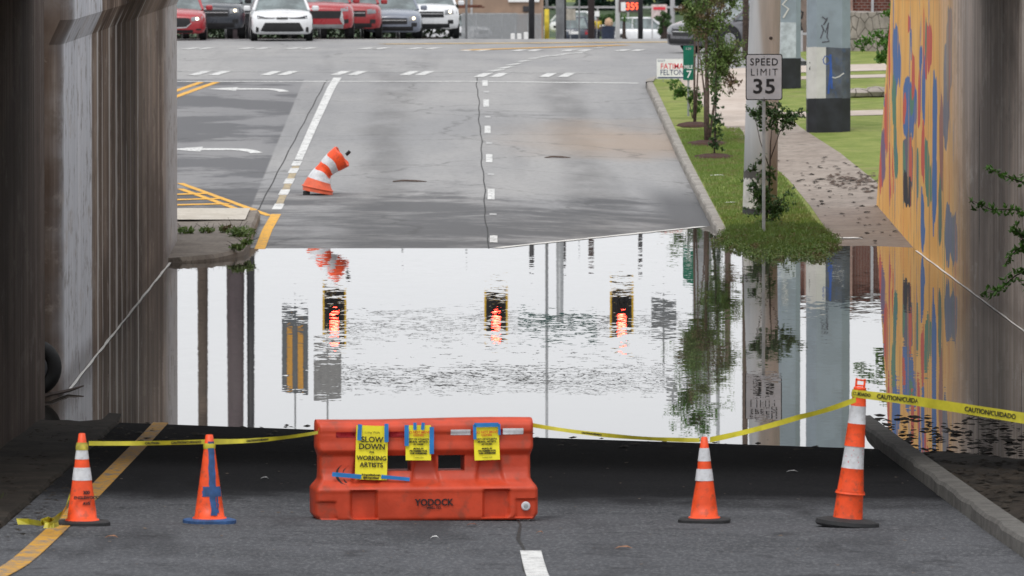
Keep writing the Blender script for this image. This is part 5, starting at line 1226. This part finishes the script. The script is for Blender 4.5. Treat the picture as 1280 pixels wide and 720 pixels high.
# road sign back + fuel price sign
r = empty('road_sign', ((713-567)/1e4*300, 300, zroad(3, 300)), label='tan back of a square road sign over the dark vehicle', cat='road sign')
z0 = r.location.z; zz = CAMZ-(18+118)/1e4*300-z0; MB().box((0, 0, zz), (.38, .02, .42)).build('panel', simple('tan_sign', (.36, .33, .28), .6), r); MB().tube([(0, .02, 0), (0, .02, zz+.2)], .018, 6).build('post', M['galv'], r)
r = empty('fuel_price_sign', ((772-567)/1e4*330, 330, zroad(6, 330)), label='white pole sign with glowing red fuel price digits', cat='price sign'); z0 = r.location.z
zz = CAMZ-(8+118)/1e4*330-z0; MB().tube([(0, 0, 0), (0, 0, 6.5)], .095, 12).build('pole', M['paper'], r, smooth=True)
MB().box((.45, -.05, zz+.25), (.78, .16, .95)).build('cabinet', simple('cabinet_maroon', (.09, .05, .055), .6), r); MB().box((.23, -.14, zz), (.2, .02, .36)).build('grade_panel', M['paper'], r)
text('359', .40, (.61, -.145, zz+.0), M['priceglow'], r, 'price_digits', .006, sx=.95)
r = empty('shop_sign', ((824-567)/1e4*400, 400, zroad(8, 400)), label='pale sign with red marks above a round shrub', cat='sign'); z0 = r.location.z; zz = CAMZ-(14+118)/1e4*400-z0
MB().box((0, 0, zz), (.78, .05, .7)).build('panel', simple('pink_sign', (.6, .5, .48), .6), r); MB().box((0, -.04, zz+.15), (.6, .03, .14)).build('stripe', M['campred'], r)
for x in (-.35, .35): MB().tube([(x, .05, 0), (x, .05, zz)], .04, 6).build('post', M['signback'], r)
r = empty('small_sign', ((746-567)/1e4*400, 400, zroad(8, 400)), label='small white square sign above the pedestrian', cat='sign'); z0 = r.location.z; zz = CAMZ-(17+118)/1e4*400-z0; MB().box((0, 0, zz), (.26, .03, .26)).build('panel', M['paper'], r); MB().tube([(0, .03, 0), (0, .03, zz)], .02, 6).build('post', M['galv'], r)
# pedestrian
def person(px, d):
    X = (px-567)/1e4*d; r = empty('person', (X, d, zroad(X, d)), R(200), label='person in a yellow top and dark trousers walking beyond the junction', cat='person')
    def skin(name, V, E, rad_, mat):
        me = bpy.data.meshes.new(name); me.from_pydata(V, E, []); o = bpy.data.objects.new(name, me); C.objects.link(o); o.parent = r; me.materials.append(mat)
        m1 = o.modifiers.new('sk', 'SKIN'); m1.use_smooth_shade = True; o.modifiers.new('ss', 'SUBSURF').render_levels = 1
        for i, q in enumerate(rad_): me.skin_vertices[0].data[i].radius = (q, q)
        me.skin_vertices[0].data[0].use_root = True; return o
    V = [(0,0,.95),(0,0,1.15),(0,0,1.38),(0,0,1.5),(0,-.01,1.66),(-.19,0,1.4),(-.25,.03,1.13),(-.24,-.10,.9),(-.24,-.16,.8),(.19,0,1.4),(.26,-.05,1.13),(.25,-.16,.93),(.25,-.2,.84),(-.1,0,.9),(-.11,-.14,.5),(-.11,-.08,.08),(-.11,-.2,.04),(.1,0,.9),(.11,.05,.5),(.11,.2,.1),(.11,.1,.04)]
    E = [(0,1),(1,2),(2,3),(3,4),(2,5),(5,6),(6,7),(7,8),(2,9),(9,10),(10,11),(11,12),(0,13),(13,14),(14,15),(15,16),(0,17),(17,18),(18,19),(19,20)]
    skin('body', V, E, [.13,.12,.14,.05,.095,.055,.045,.035,.035,.055,.045,.035,.035,.09,.065,.045,.045,.09,.065,.045,.045], simple('skin', (.22, .12, .08), .6))
    yl = simple('yellow_cloth', (.55, .40, .04), .8); dk = simple('dark_cloth', (.03, .035, .05), .8)
    skin('shirt', [(0,0,.93),(0,0,1.15),(0,0,1.38),(-.19,0,1.4),(-.24,.02,1.2),(.19,0,1.4),(.24,-.03,1.2)], [(0,1),(1,2),(2,3),(3,4),(2,5),(5,6)], [.155,.145,.155,.07,.06,.07,.06], yl)
    skin('trousers', [(0,0,.93),(-.1,0,.88),(-.11,-.14,.5),(-.11,-.08,.12),(.1,0,.88),(.11,.05,.5),(.11,.19,.14)], [(0,1),(1,2),(2,3),(0,4),(4,5),(5,6)], [.14,.105,.08,.06,.105,.08,.06], dk)
    h = MB().lathe([(0, .13), (.07, .11), (.105, .04), (.10, -.02)], 14, (0, .015, 1.66)); h.build('hair', M['ink'], r, smooth=True)
person(746.5, 455)
# bins beside the pedestrian
r = empty('dustbin', ((760-567)/1e4*462, 462, zroad(8, 462)), label='dark dustbin with tan and pale bags on top beside the pedestrian', cat='dustbin')
MB().lathe([(0, 0), (.34, 0), (.42, 1.1), (.44, 1.15), (0, 1.2)], 20).build('bin_body', simple('navy_bin', (.02, .03, .06), .6), r); MB().lathe([(0, .5), (.2, .4), (.26, .15), (.18, 0)], 10, (.05, 0, 1.15)).build('bag', simple('tan_bag', (.5, .33, .22), .8), r, smooth=True)
# guard rail in the back
r = empty('guard_rail', (8, 500, zroad(8, 500)), label='thin pale guard rail on the grassy bank far behind', cat='guard rail'); MB().box((0, 0, 2.45), (18, .06, .12)).build('rail', M['signback'], r)
for k in range(10): MB().box((-8.5+k*1.9, .05, 1.2), (.1, .1, 2.5)).build('post', M['signback'], r)
# bank and far trees
M['bankgrass'] = concrete('bank_grass', (.04, .07, .035), (.07, .10, .045), (.025, .045, .035), scale=.3)
sheet('grassy_bank', -60, 90, 520, 640, M['bankgrass'], lambda x, d: -3.6+1.4*ss(530, 600, d), 0, 8, 5)
def bigtree(x, d, z0, h, cr_, label, leaf='leaf_far', n=1500, size=.35):
    r = empty('tree', (x, d, z0), label=label, cat='tree', group='trees on the bank beyond the junction')
    MB().tube([(0, 0, 0), (.1, 0, h*.35), (0, 0, h*.7)], [.22, .17, .08], 8).build('trunk', M['bark_dark'], r, smooth=True); c = MB()
    for k in range(12):
        a = Vector((random.gauss(0, .45)*cr_, random.gauss(0, .4)*cr_, h*(.33 if h > 5 else .6)+random.gauss(0, .22)*h)); leaves(c, a, cr_*.42, n//12, size, (1, 1, .8), .1)
    c.build('crown', M[leaf], r)
tl = ['leftmost tree of the far bank', 'second tree of the far bank from the left, over the shop roof', 'third tree of the far bank from the left', 'dark tree behind the pale grey pole', 'tree behind the brown wooden pole', 'tree left of the fuel price sign', 'tree behind the fuel price digits', 'tree behind the pale pink sign', 'tree right of the pale pink sign', 'tree behind the young verge trees', 'tree behind the round grey pole', 'tree behind the narrow column', 'rightmost tree of the far bank']
for i in range(13):
    bigtree(-4+i*2.7+random.uniform(-.5, .5), 585+random.uniform(-14, 14), -2.6, random.uniform(6.5, 8.5), 2.6, tl[i])
bigtree((758-567)/1e4*470, 470, zroad(8, 470), 2.1, .75, 'dark bushy shrub behind the dustbin', 'leaf_dark', 900, .12)
bigtree((829-567)/1e4*392, 392, zroad(8, 392), 1.9, .42, 'small round dark green shrub under the pale pink sign', 'leaf_dark', 900, .08)
hg = empty('backdrop', (-6.5, 300, zroad(-6, 300)), label='added dark hedge behind the queue of cars', cat='backdrop'); hm = MB()
for k in range(26): leaves(hm, (-7+k*.52, 0, .9), .75, 260, .13, (1, .8, 1.3), 0)  # leaf row added so the gaps under the cars read as shade
hm.build('foliage', leafmat('backdrop_leaf', (.01, .02, .008), (.02, .035, .014), (.015, .02, .01)), hg); MB().tube([(-7, 0, .1), (6.2, 0, .1)], .12, 6).build('stem', M['bark_dark'], hg)
# little palm
r = empty('palm_tree', ((780-567)/1e4*430, 430, zroad(8, 430)), label='small palm in front of the white sport utility vehicle', cat='palm'); z_ = 1.35
MB().tube([(0, 0, 0), (0, 0, z_)], [.13, .08], 10).build('trunk', M['bark_dark'], r); fm = MB()
for k in range(26):
    a = random.uniform(0, 6.28); e = random.uniform(-.3, 1.1); v = []; Lr = .75
    for j in range(5):
        t_ = j/4; rr = Lr*t_; z__ = z_+math.sin(e)*rr-.5*t_*t_*.6; v += [(rr*math.cos(e)*math.cos(a)-.05*math.sin(a)*(1-t_), rr*math.cos(e)*math.sin(a)+.05*math.cos(a)*(1-t_), z__), (rr*math.cos(e)*math.cos(a)+.05*math.sin(a)*(1-t_), rr*math.cos(e)*math.sin(a)-.05*math.cos(a)*(1-t_), z__+.02)]
    fm.add(v, [(2*j, 2*j+1, 2*j+3, 2*j+2) for j in range(4)])
fm.build('crown', M['leaf_bright'], r)
